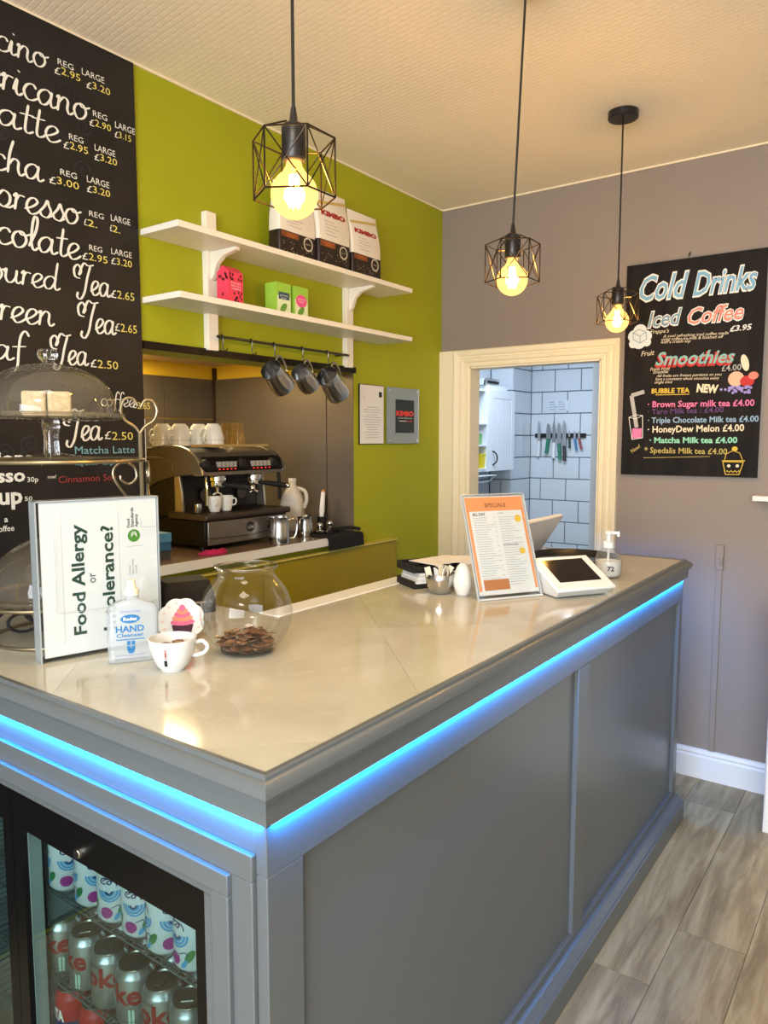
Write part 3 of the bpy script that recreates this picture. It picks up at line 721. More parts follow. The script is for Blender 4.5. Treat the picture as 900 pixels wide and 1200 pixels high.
# ------------------------------------------------------------------ hand cleanser bottle
p = at(157, 777, 'Z', ZT); p = p + Vector((p.x, p.y, 0)).normalized() * .022
t = thing('sanitiser_bottle', 'clear rectangular pump bottle with blue lettering in front of the allergy notice', 'bottle', (p.x, p.y, ZT), face_cam(p.x, p.y) + .06)
def rrect(wx, wy, z, r, n=4):
    o = []
    for sx, sy, a0 in ((1, 1, 0), (-1, 1, PI/2), (-1, -1, PI), (1, -1, 1.5*PI)):
        for k in range(n + 1):
            a = a0 + PI/2 * k / n; o.append(((wx/2 - r) * sx + r * math.cos(a), (wy/2 - r) * sy + r * math.sin(a), z))
    return o
def loft(mb, rings, cap=True):
    n = len(rings[0]); vs = [q for r_ in rings for q in r_]; fs = []
    for i in range(len(rings) - 1):
        for k in range(n): l = (k + 1) % n; fs.append((i*n + k, i*n + l, (i+1)*n + l, (i+1)*n + k))
    if cap: fs += [tuple(range(n)), tuple((len(rings)-1)*n + k for k in range(n))]
    return mb.add(vs, fs)
bw, bd = .105, .046
loft(MB(), [rrect(bw - .008, bd - .008, 0, .010), rrect(bw, bd, .005, .012), rrect(bw, bd, .112, .012), rrect(bw - .01, bd - .006, .124, .012), rrect(.05, .034, .134, .012), rrect(.030, .026, .138, .0125), rrect(.030, .026, .146, .0125)]).build('bottle', T_gel, t)
q = MB().lathe([(0, .146), (.0155, .146), (.0155, .158), (.011, .160), (.008, .170), (.009, .178), (0, .178)], 18); q.build('cap', mat('cream_cap', (226, 222, 196), .4), t)
yf = -bd/2 - .0006; bl_, gr_ = MB(), MB()
disc(bl_, Vector((-.006, yf, .098)), UX, UZ, .020, .0095, 20)
put_text(bl_, 'HAND', Vector((-.036, yf, .070)), UX, UZ, .0135, .058, bold=.03)
put_text(bl_, 'Cleanser', Vector((-.035, yf, .059)), UX, UZ, .008, .056, bold=.02)
rect(bl_, Vector((-.036, yf, .0525)), UX, UZ, .058, .0022); 
for dx in (-.0085, .001):
    for dz in (.030, .041): rect(bl_, Vector((-.006 + dx, yf, dz)), UX, UZ, .0075, .009)
disc(bl_, Vector((-.006, yf, .028)), UX, UZ, .007, .006, 12)
put_text(gr_, 'Hand Gel', Vector((-.026, yf, .112)), UX, UZ, .0045, .040, bold=.01)
for k, s in enumerate(('kills 99% of germs on hands', '250 ml alcohol gel')): put_text(gr_, s, Vector((-.036, yf, .018 - .008 * k)), UX, UZ, .0034, .058)
put_text(wt_ := MB(), 'Redex', Vector((-.020, yf - .0004, .0945)), UX, UZ, .0075, .028, bold=.02)
bl_.build('blue_lettering', mat('label_blue', (40, 110, 165), .5), t, smooth=False, fix=False); gr_.build('small_print', mat('violet_print', (120, 130, 180), .6), t, smooth=False, fix=False)
wt_.build('logo_lettering', M_white, t, smooth=False, fix=False)

# ------------------------------------------------------------------ espresso cup with coins
CP = (212, 214, 212)
M_cup = mat('cup_china', CP, .12)
p = at(203, 788, 'Z', ZT); p = p + Vector((p.x, p.y, 0)).normalized() * .024
t = thing('coffee_cup', 'white coffee cup with red lettering and coins inside beside the cleanser', 'cup', (p.x, p.y, ZT), face_cam(p.x, p.y) - .1)
def cup_prof(R=.050, H=.068, r0=.024):
    o = [(0, 0), (r0, 0), (r0 + .001, .003), (r0 + .010, .012), (R - .009, .030), (R - .002, .052), (R, H), (R - .0028, H + .0004)]
    return o + [(R - .005, .052), (R - .013, .030), (r0 + .004, .014), (r0 - .006, .008), (0, .008)]
MB().lathe(cup_prof(), 40).build('cup_body', M_cup, t)
MB().tube(smoothpts([(.044, 0, .054), (.060, 0, .058), (.071, 0, .047), (.066, 0, .034), (.050, 0, .028), (.038, 0, .028)], 5), .0042, 10).build('handle', M_cup, t)
def cup_r(z):
    pr_ = cup_prof()[2:7]
    for (r0, z0), (r1, z1) in zip(pr_, pr_[1:]):
        if z0 <= z <= z1: return r0 + (r1 - r0) * (z - z0) / (z1 - z0)
    return .05
q = MB(); put_text(q, 'KIMBO', Vector((-.012, 0, .054)), -UZ, UX, .0045, .022, bold=.03); wrap(q, cup_r, .0008).build('red_lettering', M_red, t, smooth=False, fix=False)
q = MB(); rect(q, Vector((-.0135, 0, .016)), UX, UZ, .0065, .014); wrap(q, cup_r, .0008, .002).build('black_mark', M_ink, t, smooth=False, fix=False)
cupt = t

# ------------------------------------------------------------------ glass bowl of coins
p = at(290, 770, 'Z', ZT); p = p + Vector((p.x, p.y, 0)).normalized() * .050
bowl = thing('glass_bowl', 'round clear glass bowl with a pile of copper coins in the bottom', 'bowl', (p.x, p.y, ZT))
def bowl_r(z): 
    return math.sqrt(max(0, .104**2 - (z - .092)**2))
outer = [(0, 0), (.050, 0), (.060, .004)] + [(bowl_r(z), z) for z in (.012, .025, .045, .07, .092, .115, .135, .152, .165)] + [(.0655, .176), (.064, .184), (.066, .190), (.0705, .194), (.0705, .197), (.067, .198)]
MB().lathe(outer, 48).build('glass_shell', T_glass, bowl) if False else None
b = MB().lathe(outer[:1] + outer[1:] , 48); b.f = [f for f in b.f if len(f) < 48]; b.build('glass_shell', T_glass, bowl, angle=80)
MB().tube([(.0695 * math.cos(2*PI*k/40), .0695 * math.sin(2*PI*k/40), .196) for k in range(40)], .0026, 8, True).build('rim', M_glass, bowl)
MB().lathe([(0, .001), (.050, .001), (.060, .005), (.052, .006), (0, .006)], 40).build('thick_base', M_glass, bowl)
M_coin = mat('copper_coin', (150, 104, 72), .38, .75, noise=(60, (92, 66, 50), 2))
coin0 = MB().lathe([(0, 0), (.0122, 0), (.0128, .0003), (.0128, .0014), (.0122, .0017), (0, .0017)], 18).build('coin', M_coin, None)
tag(coin0, 'small copper coin lying in the coin heap inside the glass bowl', 'coin', 'copper coins in the glass bowl')
rnd = random.Random(3); first = True
layers = [(.009, .052, 11), (.014, .062, 12), (.019, .066, 13), (.024, .068, 13), (.030, .064, 12), (.036, .052, 9), (.041, .034, 6), (.045, .016, 3)]
for z, rm, n in layers:
    for k in range(n):
        a_ = 2*PI*(k + rnd.random() * .6) / n; r = rm * (.35 + .6 * rnd.random() if k % 3 else .9)
        o = coin0 if first else coin0.copy()
        if not first: COL.objects.link(o)
        first = False
        o.location = (p.x + r * math.cos(a_), p.y + r * math.sin(a_), ZT + z + rnd.random() * .004)
        o.rotation_euler = (rnd.uniform(-.35, .35), rnd.uniform(-.35, .35), rnd.random() * 6)
for k in range(7):
    o = coin0.copy(); COL.objects.link(o); a_ = k * 2.4
    o['label'] = 'copper coin among those filling the white coffee cup'; o['group'] = 'copper coins in the coffee cup'
    o.location = (cupt.location.x + .019 * math.cos(a_), cupt.location.y + .019 * math.sin(a_), ZT + .040 + .0022 * k); o.rotation_euler = (rnd.uniform(-.3, .3), rnd.uniform(-.3, .3), 0)

# ------------------------------------------------------------------ scalloped cupcake card
p = at(213, 753, 'Z', ZT)
t = thing('cupcake_card', 'round scalloped card printed with a pink cupcake standing behind the coffee cup', 'card', (p.x, p.y, ZT), face_cam(p.x, p.y))
n = 96; poly = [((.050 + .0045 * abs(math.sin(k * PI / 12))) * math.cos(2*PI*k/n), .054 + (.050 + .0045 * abs(math.sin(k * PI / 12))) * math.sin(2*PI*k/n)) for k in range(n)]
MB().prism(poly, -.0015, .0015, 'Y').build('card', M_paper, t, smooth=False)
MB().prism([(-.0, 0), (.04, 0), (.0, .08)], -.012, .012, 'X', M=None).build('prop', M_paper, t, smooth=False)
yf = -.0022; q1, q2, q3, q4 = MB(), MB(), MB(), MB()
q1.add([(x_, yf, z_) for x_, z_ in ((-.016, .012), (.020, .012), (.028, .044), (-.022, .044))], [(0, 1, 2, 3)])
for zz, ww, k in ((.050, .028, 0), (.060, .024, 1), (.069, .019, 0), (.077, .013, 1), (.084, .007, 0)): disc(q2 if k == 0 else q4, Vector((.003, yf - .0002 - zz * .004, zz)), UX, UZ, ww, .0085, 16)
for k in range(14): a_ = 2*PI*k/14; disc(q3, Vector((.043 * math.cos(a_), yf, .054 + .043 * math.sin(a_))), UX, UZ, .0042, .0025, 8)
q1.build('printed_case', mat('plum_print', (66, 30, 50), .6), t, smooth=False, fix=False); q2.build('printed_icing', mat('pink_print', (216, 104, 140), .6), t, smooth=False, fix=False)
q4.build('printed_icing', mat('yellow_icing_print', (216, 140, 110), .6), t, smooth=False, fix=False); q3.build('printed_border', mat('pale_pink_print', (232, 196, 186), .6), t, smooth=False, fix=False)

# black receipt printer at the back of the near wing
t = thing('receipt_printer', 'small black receipt printer half hidden behind the cupcake card and bowl', 'printer', (-1.66, 1.335, ZT), 1.15)
loft(MB(), [rrect(.15, .13, 0, .012), rrect(.15, .13, .045, .012), rrect(.13, .10, .085, .012), rrect(.12, .09, .09, .01)]).build('case', M_blackm, t)
MB().box((-.045, -.072, .03), (.045, -.064, .036)).build('paper_slot', M_steel, t, smooth=False)

# ------------------------------------------------------------------ tiered wire stand with two glass cake domes
CX_, CY_ = -1.70, .985
rv = Vector((.50, .866, 0)); vv = Vector((-.866, .5, 0))
M_wireg = mat('antique_wire', (150, 138, 112), .35, .9)
t = thing('tiered_cake_stand', 'two tier metal wire stand with heart and scroll ends holding cake domes', 'stand', (CX_, CY_, ZT))
UT, LT = .430, .100
def ring(r, z, n=48): return [(r*math.cos(2*PI*k/n), r*math.sin(2*PI*k/n), z) for k in range(n)]
MB().tube(ring(.15, .0047), .004, 8, True).build('base_ring', M_wireg, t)
MB().tube(ring(.212, UT), .0045, 8, True).build('upper_ring', M_wireg, t); MB().tube(ring(.19, LT), .0045, 8, True).build('lower_ring', M_wireg, t)
MB().lathe([(0, UT - .004), (.209, UT - .004), (.209, UT - .001), (0, UT - .001)], 48).build('upper_plate', T_dome, t)
MB().lathe([(0, LT - .004), (.187, LT - .004), (.187, LT - .001), (0, LT - .001)], 48).build('lower_plate', T_dome, t)
for s in (1, -1):
    c = rv * .205 * s
    def Q(a_, z_): return tuple(c + rv * a_ * s + Vector((0, 0, z_)))
    MB().tube([Q(0, .004), Q(0, .495)], .0052, 8).build('rod', M_wireg, t)
    hp = [(0, .495), (.012, .512), (.034, .528), (.043, .552), (.034, .575), (.015, .578), (.003, .560)]
    MB().tube(smoothpts([Q(a_, z_) for a_, z_ in hp], 6), .0036, 8).tube(smoothpts([Q(-a_ * 1.02, z_ + (.004 if k > 3 else 0)) for k, (a_, z_) in enumerate(hp)], 6), .0036, 8).build('heart', M_wireg, t)
    sp = [(-.002, .29), (-.030, .325), (-.062, .375), (-.066, .405), (-.045, .423), (-.018, .412), (-.012, .385), (-.030, .368), (-.048, .378), (-.050, .390)]
    MB().tube(smoothpts([Q(a_, z_) for a_, z_ in sp], 6), .0034, 8).build('scroll', M_wireg, t)
    sp2 = [tuple(c + vv * (-a_) * .9 + rv * s * .020 + Vector((0, 0, z_))) for a_, z_ in [(q_[0] * .9, q_[1]) for q_ in sp]]
    MB().tube(smoothpts(sp2, 6), .0034, 8).build('scroll', M_wireg, t)
for k in range(6):
    a_ = 2*PI*k/6 + .2; ca, sa = math.cos(a_), math.sin(a_)
    pts = [((.06 + .035*math.cos(u) * (1 - u/14)) * 1.6 * ca - .03*math.sin(a_) , (.06 + .035*math.cos(u) * (1 - u/14)) * 1.6 * sa, .052 + .040*math.sin(u) * (1 - u/14)) for u in [v_ * .45 for v_ in range(22)]]
    MB().tube(pts, .004, 6).build('scroll', M_blackm, t)
def cake_dome(loc, label, sc=1.0):
    t = thing('cake_dome', label, 'cake dome', loc)
    MB().lathe([(0, .012), (.018, .012), (.018, .018), (.0165, .06), (.022, .088), (.03, .094), (0, .094)], 24).build('stem', M_glass, t)
    MB().lathe([(0, 0), (.092, .001), (.094, .004), (.06, .010), (.019, .018), (0, .018)], 36).build('foot', T_dome, t)
    MB().lathe([(0, .094), (.150, .096), (.168, .100), (.170, .112), (.163, .112), (.160, .103), (0, .101)], 48).build('plate', T_dome, t)
    R = .151; z0 = .106
    prof = [(R, z0), (R + .001, z0 + .012), (R - .002, z0 + .030)] + [((R - .003) * math.cos(u), z0 + .032 + .092 * math.sin(u)) for u in [PI/2 * k / 12 for k in range(1, 12)]] + [(.001, z0 + .124)]
    d = MB().lathe(prof, 56); d.f = [f for f in d.f if len(f) < 50]; dd = d.build('dome', T_dome, t, angle=80)
    MB().tube(ring(R, z0 + .002, 48), .0028, 6, True).build('dome_rim', M_glass, dd)
    MB().lathe([(0, z0 + .122), (.014, z0 + .123), (.012, z0 + .128), (.021, z0 + .134), (.024, z0 + .146), (.020, z0 + .157), (0, z0 + .158)], 24).build('knob', M_glass, dd)
    return t
cake_dome((CX_, CY_, ZT + UT + .0005), 'glass cake dome on a pedestal on the upper tier with white cake inside')
t2 = thing('cake_dome', 'lower glass cake dome behind the left edge of the allergy notice', 'cake dome', (CX_, CY_, ZT + LT))
d = MB().lathe([(.150, .004), (.151, .034)] + [(.148 * math.cos(u), .036 + .11 * math.sin(u)) for u in [PI/2 * k / 12 for k in range(1, 12)]] + [(.001, .146)], 56); d.f = [f for f in d.f if len(f) < 50]; d.build('dome', T_dome, t2, angle=80)
MB().lathe([(0, .001), (.165, .001), (.170, .012), (.164, .012), (.160, .005), (0, .005)], 48).build('plate', T_dome, t2)
MB().lathe([(0, .144), (.014, .145), (.012, .150), (.022, .160), (.018, .172), (0, .173)], 20).build('knob', M_glass, t2)
M_cake = mat('coconut_cake', (240, 226, 196), .9, noise=(90, (214, 196, 160), 3), bump=(160, .6))
for dx, lb in ((-.034, 'left'), (.021, 'right')):
    c = rv * dx + vv * 0
    t = tag(MB().box((-.026, -.026, 0), (.026, .026, .062)).build('cake_slice', M_cake, None, bevel=.006), 'white coconut cake block, %s one under the upper dome' % lb, 'cake')
    t.location = (CX_ + c.x, CY_ + c.y, ZT + UT + .1022); t.rotation_euler = (0, 0, math.radians(60) + dx)

# ------------------------------------------------------------------ sugar bowl, shaker, trays, menu, tablet, soap
p = at(516, 697, 'Z', ZT); p = p + Vector((p.x, p.y, 0)).normalized() * .026
t = thing('sachet_bowl', 'small stainless steel bowl filled with sugar sachets beside the white shaker', 'bowl', (p.x, p.y, ZT))
MB().lathe([(0, .001), (.022, 0), (.030, .004), (.042, .022), (.047, .045), (.048, .062), (.0465, .063), (.045, .045), (.040, .024), (.028, .008), (0, .006)], 40).build('bowl_body', M_steel, t, angle=60)
rnd = random.Random(5); s0 = {}
for k in range(16):
    m = [M_blackm, M_paper, mat('cream_sachet', (226, 218, 190), .6)][k % 3]; cn = ['black', 'white', 'cream'][k % 3]
    if cn in s0: o = s0[cn].copy(); COL.objects.link(o)
    else: o = s0[cn] = MB().box((-.009, -.0015, 0), (.009, .0015, .062)).build('sugar_sachet', m, None, smooth=False)
    o.location = (p.x + rnd.uniform(-.024, .024), p.y + rnd.uniform(-.024, .024), ZT + .030); o.rotation_euler = (rnd.uniform(-.4, .4), rnd.uniform(-.45, .45), rnd.random() * 3)
    tag(o, cn + ' paper sugar sachet standing in the small steel bowl', 'sachet', cn + ' sachets in the steel bowl')
p = at(542, 699, 'Z', ZT); p = p + Vector((p.x, p.y, 0)).normalized() * .02
t = thing('shaker', 'white egg shaped ceramic shaker between the steel bowl and the menu holder', 'shaker', (p.x, p.y, ZT))
MB().lathe([(0, 0), (.017, 0), (.020, .003), (.0285, .030), (.029, .045), (.0255, .070), (.019, .088), (.010, .099), (.004, .1015), (0, .102)], 32).build('shaker_body', M_china, t, angle=80)
b = MB()
for k in range(3): b.cyl((.004 * math.cos(k * 2.1), .004 * math.sin(k * 2.1), .1005), .001, .0012, 6)
b.build('pour_holes', M_ink, t)['kind'] = 'stuff'
# card tray: black trays with papers between
t = thing('paper_tray', 'two black letter trays holding papers behind the steel sachet bowl', 'tray', (-1.305, 2.06, ZT), 1.05)
for z in (0, .052): MB().box((-.085, -.065, z), (.085, .065, z + .016)).box((-.085, -.065, z + .016), (-.081, .065, z + .026)).box((.081, -.065, z + .016), (.085, .065, z + .026)).box((-.085, .061, z + .016), (.085, .065, z + .026)).build('tray', M_blackm, t, bevel=.002)
for k in range(5): MB().box((-.075 + .003 * k, -.064, .0165 + .0068 * k), (.078 - .002 * k, .055, .0225 + .0068 * k)).build('paper_stack', M_paper if k % 2 == 0 else mat('grey_paper', (206, 206, 204), .6), t, smooth=False)
for k, (dx, dy, r, lab) in enumerate(((.0, .0, .3, 'lower white paper sheet lying askew on the black letter tray'), (.05, .05, -.2, 'upper white paper sheet lying on the black letter tray'))):
    o = tag(MB().box((-.09, -.065, 0), (.09, .065, .0012)).build('paper_sheet', M_paper, None, smooth=False), lab, 'paper')
    o.location = (-1.27 + dx, 2.09 + dy, ZT + .0795 + .002 * k); o.rotation_euler = (0, 0, 1.05 + r)

# menu in a slanted acrylic stand
a, b = at(562, 705, 'Z', ZT), at(636, 698, 'Z', ZT)
w = .222; rz = math.atan2(b.y - a.y, b.x - a.x); th = math.atan2(.12, .31); L = .332
t = thing('menu_stand', 'slanted clear acrylic stand with an orange bordered printed menu', 'menu', (a.x, a.y, ZT), rz)
R = Matrix.Rotation(-th, 4, 'X')
R = Matrix(((1, 0, 0, 0), (0, math.cos(th), math.sin(th), 0), (0, -math.sin(th), math.cos(th), 0), (0, 0, 0, 1)))
MB().box((0, 0, .006), (w, .0025, L), R).box((0, .006, .006), (w, .008, L), R).box((0, 0, 0), (w, .11, .0035)).build('stand', T_acryl, t, smooth=False)
MB().box((-.001, 0, .0), (.002, .009, L), R).box((w - .002, 0, 0), (w + .001, .009, L), R).box((0, 0, L - .002), (w, .009, L + .001), R).box((0, -.004, 0), (w, .004, .006), R).build('stand_edge', mat('acrylic_edge2', (190, 196, 198), .15), t, smooth=False)
sw, sh, x0, z0 = w - .012, L - .022, .006, .016
MB().box((x0, .003, z0), (x0 + sw, .005, z0 + sh), R).build('sheet', M_paper, t, smooth=False)
def MP(u, v): return Vector((x0 + u * sw, .0026, z0 + v * sh))
o_, w_, k_, y_, g_ = MB(), MB(), MB(), MB(), MB()
rect(o_, MP(.01, .845), UX, UZ, .98 * sw, .145 * sh); rect(o_, MP(.01, .04), UX, UZ, .045 * sw, .82 * sh); rect(o_, MP(.945, .04), UX, UZ, .045 * sw, .82 * sh)
put_text(k_, 'SPECIALS', MP(.33, .885), UX, UZ, .042 * sh, .36 * sw, bold=.02)
put_text(k_, 'ALL DAY', MP(.10, .80), UX, UZ, .028 * sh, .22 * sw, bold=.03); put_text(k_, 'LIGHTER', MP(.53, .812), UX, UZ, .012 * sh, .1 * sw)
rnd = random.Random(8)
for k in range(29): 
    v = .775 - k * .0245
    if v > .16 or False:
        rect(g_, MP(.10, v), UX, UZ, (.2 + .16 * rnd.random()) * sw, .004 * sh)
        if k % 2 == 0: rect(g_, MP(.44, v), UX, UZ, .03 * sw, .005 * sh)
    rect(g_, MP(.53, v), UX, UZ, (.16 + .2 * rnd.random()) * sw, .004 * sh)
put_text(k_, 'HOT DRINKS & SIDES', MP(.53, .485), UX, UZ, .012 * sh, .26 * sw, bold=.02)
disc(y_, MP(.86, .755), UX, UZ, .058 * sw); disc(y_, MP(.84, .42), UX, UZ, .05 * sw)
rect(br_ := MB(), MP(.10, .045), UX, UZ, .42 * sw, .105 * sh)
for k in range(9): line(y2_ := (y2_ if k else MB()), MP(.11, .145 - k*.0115) + Vector((0, -.0003, 0)), MP(.51, .14 - k*.0115) + Vector((0, -.0003, 0)), .0012, UY)
for q, nm, m in ((o_, 'orange_border', mat('orange_print', (232, 150, 92), .5)), (k_, 'black_lettering', M_ink), (g_, 'small_print', mat('grey_print2', (150, 154, 160), .6)), (y_, 'yellow_sticker', mat('yellow_print', (232, 190, 60), .5)), (br_, 'brown_picture', mat('brown_print', (176, 96, 56), .5)), (y2_, 'picture_stripes', mat('tan_print', (206, 150, 90), .5))):
    q.v = [R @ v for v in q.v]; q.build(nm, m, t, smooth=False, fix=False)

# tablet till on its wedge
a = at(654.4, 692.6, 'Z', 1.10)
t = thing('tablet_till', 'white wedge shaped tablet till with black screen beside the menu stand', 'till', (a.x, a.y, ZT), math.atan2(.184, .118))
w = .212; zf, zb, dp = .030, .105, .155
face = math.atan2(zb - zf, dp); Rf = Matrix.Translation((0, 0, zf)) @ Matrix.Rotation(face, 4, 'X')
fl_ = math.hypot(dp, zb - zf)
b = MB(); loft(b, [[(x_, y_, z_) for x_, y_ in ((0, 0), (w, 0), (w, fl_), (0, fl_))] for z_ in (-.010, 0)]); b.v = [Rf @ v for v in b.v]
b.build('face_plate', mat('white_plastic', (232, 234, 236), .25), t, bevel=.003)
b = MB(); b.add([(.012, .03, .002), (w - .012, .03, .002), (w - .012, dp - .005, .002), (.012, dp - .005, .002), (.004, .006, zf - .006), (w - .004, .006, zf - .006), (w - .004, dp - .002, zb - .012), (.004, dp - .002, zb - .012)],
      [(0, 3, 2, 1), (4, 5, 6, 7), (0, 1, 5, 4), (1, 2, 6, 5), (2, 3, 7, 6), (3, 0, 4, 7)]); b.build('wedge_base', mat('pale_grey_plastic', (206, 208, 206), .35), t, bevel=.004)
b = MB(); b.box((.030, .038, 0), (w - .030, fl_ - .018, .0012)); b.v = [Rf @ v for v in b.v]; b.build('screen', mat('black_screen', (26, 24, 24), .08), t, smooth=False)
q = MB(); put_text(q, 'SumUp', Vector((.014, .014, .0006)), UX, UY, .0045, .018); q.v = [Rf @ v for v in q.v]; q.build('grey_lettering', mat('grey_ink', (120, 120, 124), .5), t, smooth=False, fix=False)
# staff screen seen from behind
t = thing('till_screen', 'white till screen tilted away on its stand behind the menu stand', 'monitor', (-1.17, 2.50, ZT))
ang = math.atan2(.115, .075)
Rs = Matrix.Translation((-1.09 + 1.17, 0, .186)) @ Matrix.Rotation(-(PI/2 - ang) , 4, 'Y')
Rs = Matrix.Translation((.08, 0, .186)) @ Matrix.Rotation(math.atan2(.075, .115), 4, 'Y')
b = MB(); b.box((-.022, -.26, -.165), (-.004, .20, 0)); b.v = [Rs @ v for v in b.v]; b.build('screen_housing', mat('white_plastic', (0, 0, 0)), t, bevel=.004)
MB().prism([(-.05, 0), (.02, 0), (.025, .10), (.0, .12), (-.02, .06)], -.07, .05, 'Y').build('stand', mat('pale_grey_plastic', (0, 0, 0)), t, bevel=.003)
MB().box((-.09, -.11, 0), (.06, .09, .006)).build('foot', mat('pale_grey_plastic', (0, 0, 0)), t, bevel=.002)
# black tray
t = tag(MB().lathe([(0, 0), (.150, 0), (.168, .022), (.172, .024), (.170, .020), (.152, -.0), (.151, .004), (0, .004)], 64).build('serving_tray', mat('black_tray', (22, 28, 34), .35), None), 'round black serving tray lying behind the tablet till', 'tray')
t.location = (-1.075, 2.755, ZT + .0005)
t.data.transform(Matrix.Scale(1.25, 4, UZ))
# hand soap
p = at(712, 678, 'Z', ZT); p = p + Vector((p.x, p.y, 0)).normalized() * .035
t = thing('soap_dispenser', 'round clear soap bottle with white pump at the far end of the counter', 'bottle', (p.x, p.y, ZT), face_cam(p.x, p.y))
MB().lathe([(0, 0), (.036, 0), (.044, .006), (.047, .030), (.046, .060), (.038, .088), (.022, .102), (.016, .106), (.016, .112), (0, .112)], 32).build('bottle', thin_glass('frosted_bottle', (244, 246, 246), .06, (230, 232, 230)), t, angle=60)
MB().lathe([(0, .003), (.034, .003), (.042, .010), (.0445, .030), (.0435, .058), (0, .058)], 32).build('soap', mat('white_soap', (226, 228, 224), .3), t)
MB().lathe([(0, .104), (.019, .104), (.019, .122), (.012, .126), (.007, .128), (.007, .150), (.014, .152), (.015, .162), (0, .163)], 20).box((.0, -.006, .152), (.036, .006, .161)).box((.028, -.005, .144), (.036, .005, .154)).build('pump', M_white, t, angle=40)
MB().tube([(0, 0, .02), (0, 0, .11)], .004, 8).build('dip_tube', M_white, t)
q = MB(); put_text(q, '72', Vector((-.002, 0, .028)), UX, UZ, .016, .022, bold=.02); wrap(q, .0445, .004).build('black_lettering', M_ink, t, smooth=False, fix=False)

# ------------------------------------------------------------------ pendant lamps
M_bulb = thin_glass('amber_bulb', (255, 214, 140), .0, edge=.25, emit=(255, 206, 126), estr=1.15)
M_fil = mat('filament', (255, 220, 150), .5, emit=(255, 214, 140), estr=60)
M_cage = mat('black_bronze_wire', (52, 44, 38), .3, .8)
M_sock = mat('socket_black', (28, 26, 26), .35)
def pendant(x, y, rz, label, lean=0):
    t = thing('pendant_lamp', label, 'lamp', (x, y, 1.958), rz, 'cage pendant lamps over the counter')
    zc = ZC - 1.958
    cr_, sr_ = math.cos(-rz), math.sin(-rz); lx_, ly_ = .675 * lean, -.738 * lean; lo = (cr_ * lx_ - sr_ * ly_, sr_ * lx_ + cr_ * ly_, 0)
    MB().lathe([(0, zc - .001), (.055, zc - .001), (.055, zc - .024), (.052, zc - .027), (0, zc - .027)], 36, lo).build('ceiling_rose', M_sock, t)
    MB().tube([(lo[0], lo[1], zc - .026), (0, 0, .195)], .0032, 8).build('cable', M_sock, t)
    MB().lathe([(0, .200), (.0045, .200), (.008, .176), (.011, .172), (.020, .168), (.0225, .164), (.0225, .108), (.020, .104), (0, .104)], 24).build('socket', M_sock, t)
    f = MB(); hx = [(.077 * math.cos(PI/3 * k), .077 * math.sin(PI/3 * k)) for k in range(6)]; zt, zb, r = .143, .038, .0017
    for k in range(6):
        a, b = hx[k], hx[(k + 1) % 6]
        for z in (zt, zb): f.tube([(*a, z), (*b, z)], r, 6)
        f.tube([(*a, zt), (*a, zb)], r, 6)
        f.tube([(*a, zt), (*b, zb)], r * .8, 5).tube([(*b, zt), (*a, zb)], r * .8, 5)
        if k % 2 == 0: f.tube([(*a, zt), (a[0] * .26, a[1] * .26, .170)], r, 6)
    f.build('cage', M_cage, t)['kind'] = 'stuff'
    prof = [(.014, .104), (.015, .096), (.022, .084)] + [(.0440 * math.cos(u), .045 + .0440 * math.sin(u)) for u in [math.radians(d_) for d_ in range(52, -90, -10)]] + [(.001, .001)]
    b = MB().lathe(prof, 32); b.f = [f_ for f_ in b.f if len(f_) < 32]; bb = b.build('bulb', M_bulb, t, angle=80)
    fm = MB()
    for k in range(6): a = 2*PI*k/6; fm.tube([(.010 * math.cos(a), .010 * math.sin(a), .022), (.0075 * math.cos(a + .4), .0075 * math.sin(a + .4), .080)], .0017, 5)
    fm.build('filament', M_fil, bb)['kind'] = 'stuff'
    MB().lathe([(0, .106), (.013, .106), (.013, .088), (0, .086)], 16).build('bulb_cap', mat('brass', (190, 150, 80), .3, 1.0), bb)
    l = lamp('pendant_glow', 'POINT', (x, y, 2.005), 10, srgb(255, 222, 158), radius=.022)
    return t
pendant(-.97, 1.060, .53, 'nearest cage pendant lamp, hanging in front of the wall shelves')
pendant(-.97, 1.970, .55, 'middle cage pendant lamp, hanging before the grey wall above the doorway', .085)
pendant(-.97, 2.875, .15, 'farthest cage pendant lamp, beside the cold drinks board')

# ------------------------------------------------------------------ wall shelves, boxes, coffee bags
t = thing('wall_shelf', 'pair of white shelves on white uprights across the green wall', 'shelf', (-2.13, 2.25, 1.88))
M_sw = mat('white_shelf', (232, 226, 210), .4)
for z in (2.246, 2.025): MB().box((-2.1445, 1.585, z - .020), (-1.950, 2.93, z)).build('shelf_board', M_sw, t, world=True, bevel=.001)
for y in (1.872, 2.675):
    MB().box((XW, y - .024, 1.875), (-2.118, y + .024, 2.366)).build('upright', M_sw, t, world=True, bevel=.002)
    for z in (2.225,):
        MB().prism([(-2.117, z), (-1.985, z), (-1.985, z - .010), (-2.05, z - .022), (-2.085, z - .045), (-2.10, z - .085), (-2.117, z - .10)] if z > 2.1 else [(-2.117, z), (-2.06, z), (-2.06, z - .008), (-2.117, z - .012)], y - .010, y + .010, 'Y').build('bracket', M_sw, t, world=True, bevel=.001)
t = thing('hook_rail', 'steel hanging rail with hooks below the lower shelf', 'rail', (-2.10, 2.2, 1.9))
MB().tube([(-2.085, 1.86, 1.922), (-2.085, 2.62, 1.922)], .0055, 10).build('rail', M_dsteel, t, world=True)
for y in (1.90, 2.60): MB().tube([(-2.143, y, 1.922), (-2.085, y, 1.922)], .004, 8).build('rail_stay', M_dsteel, t, world=True)
hooks = []
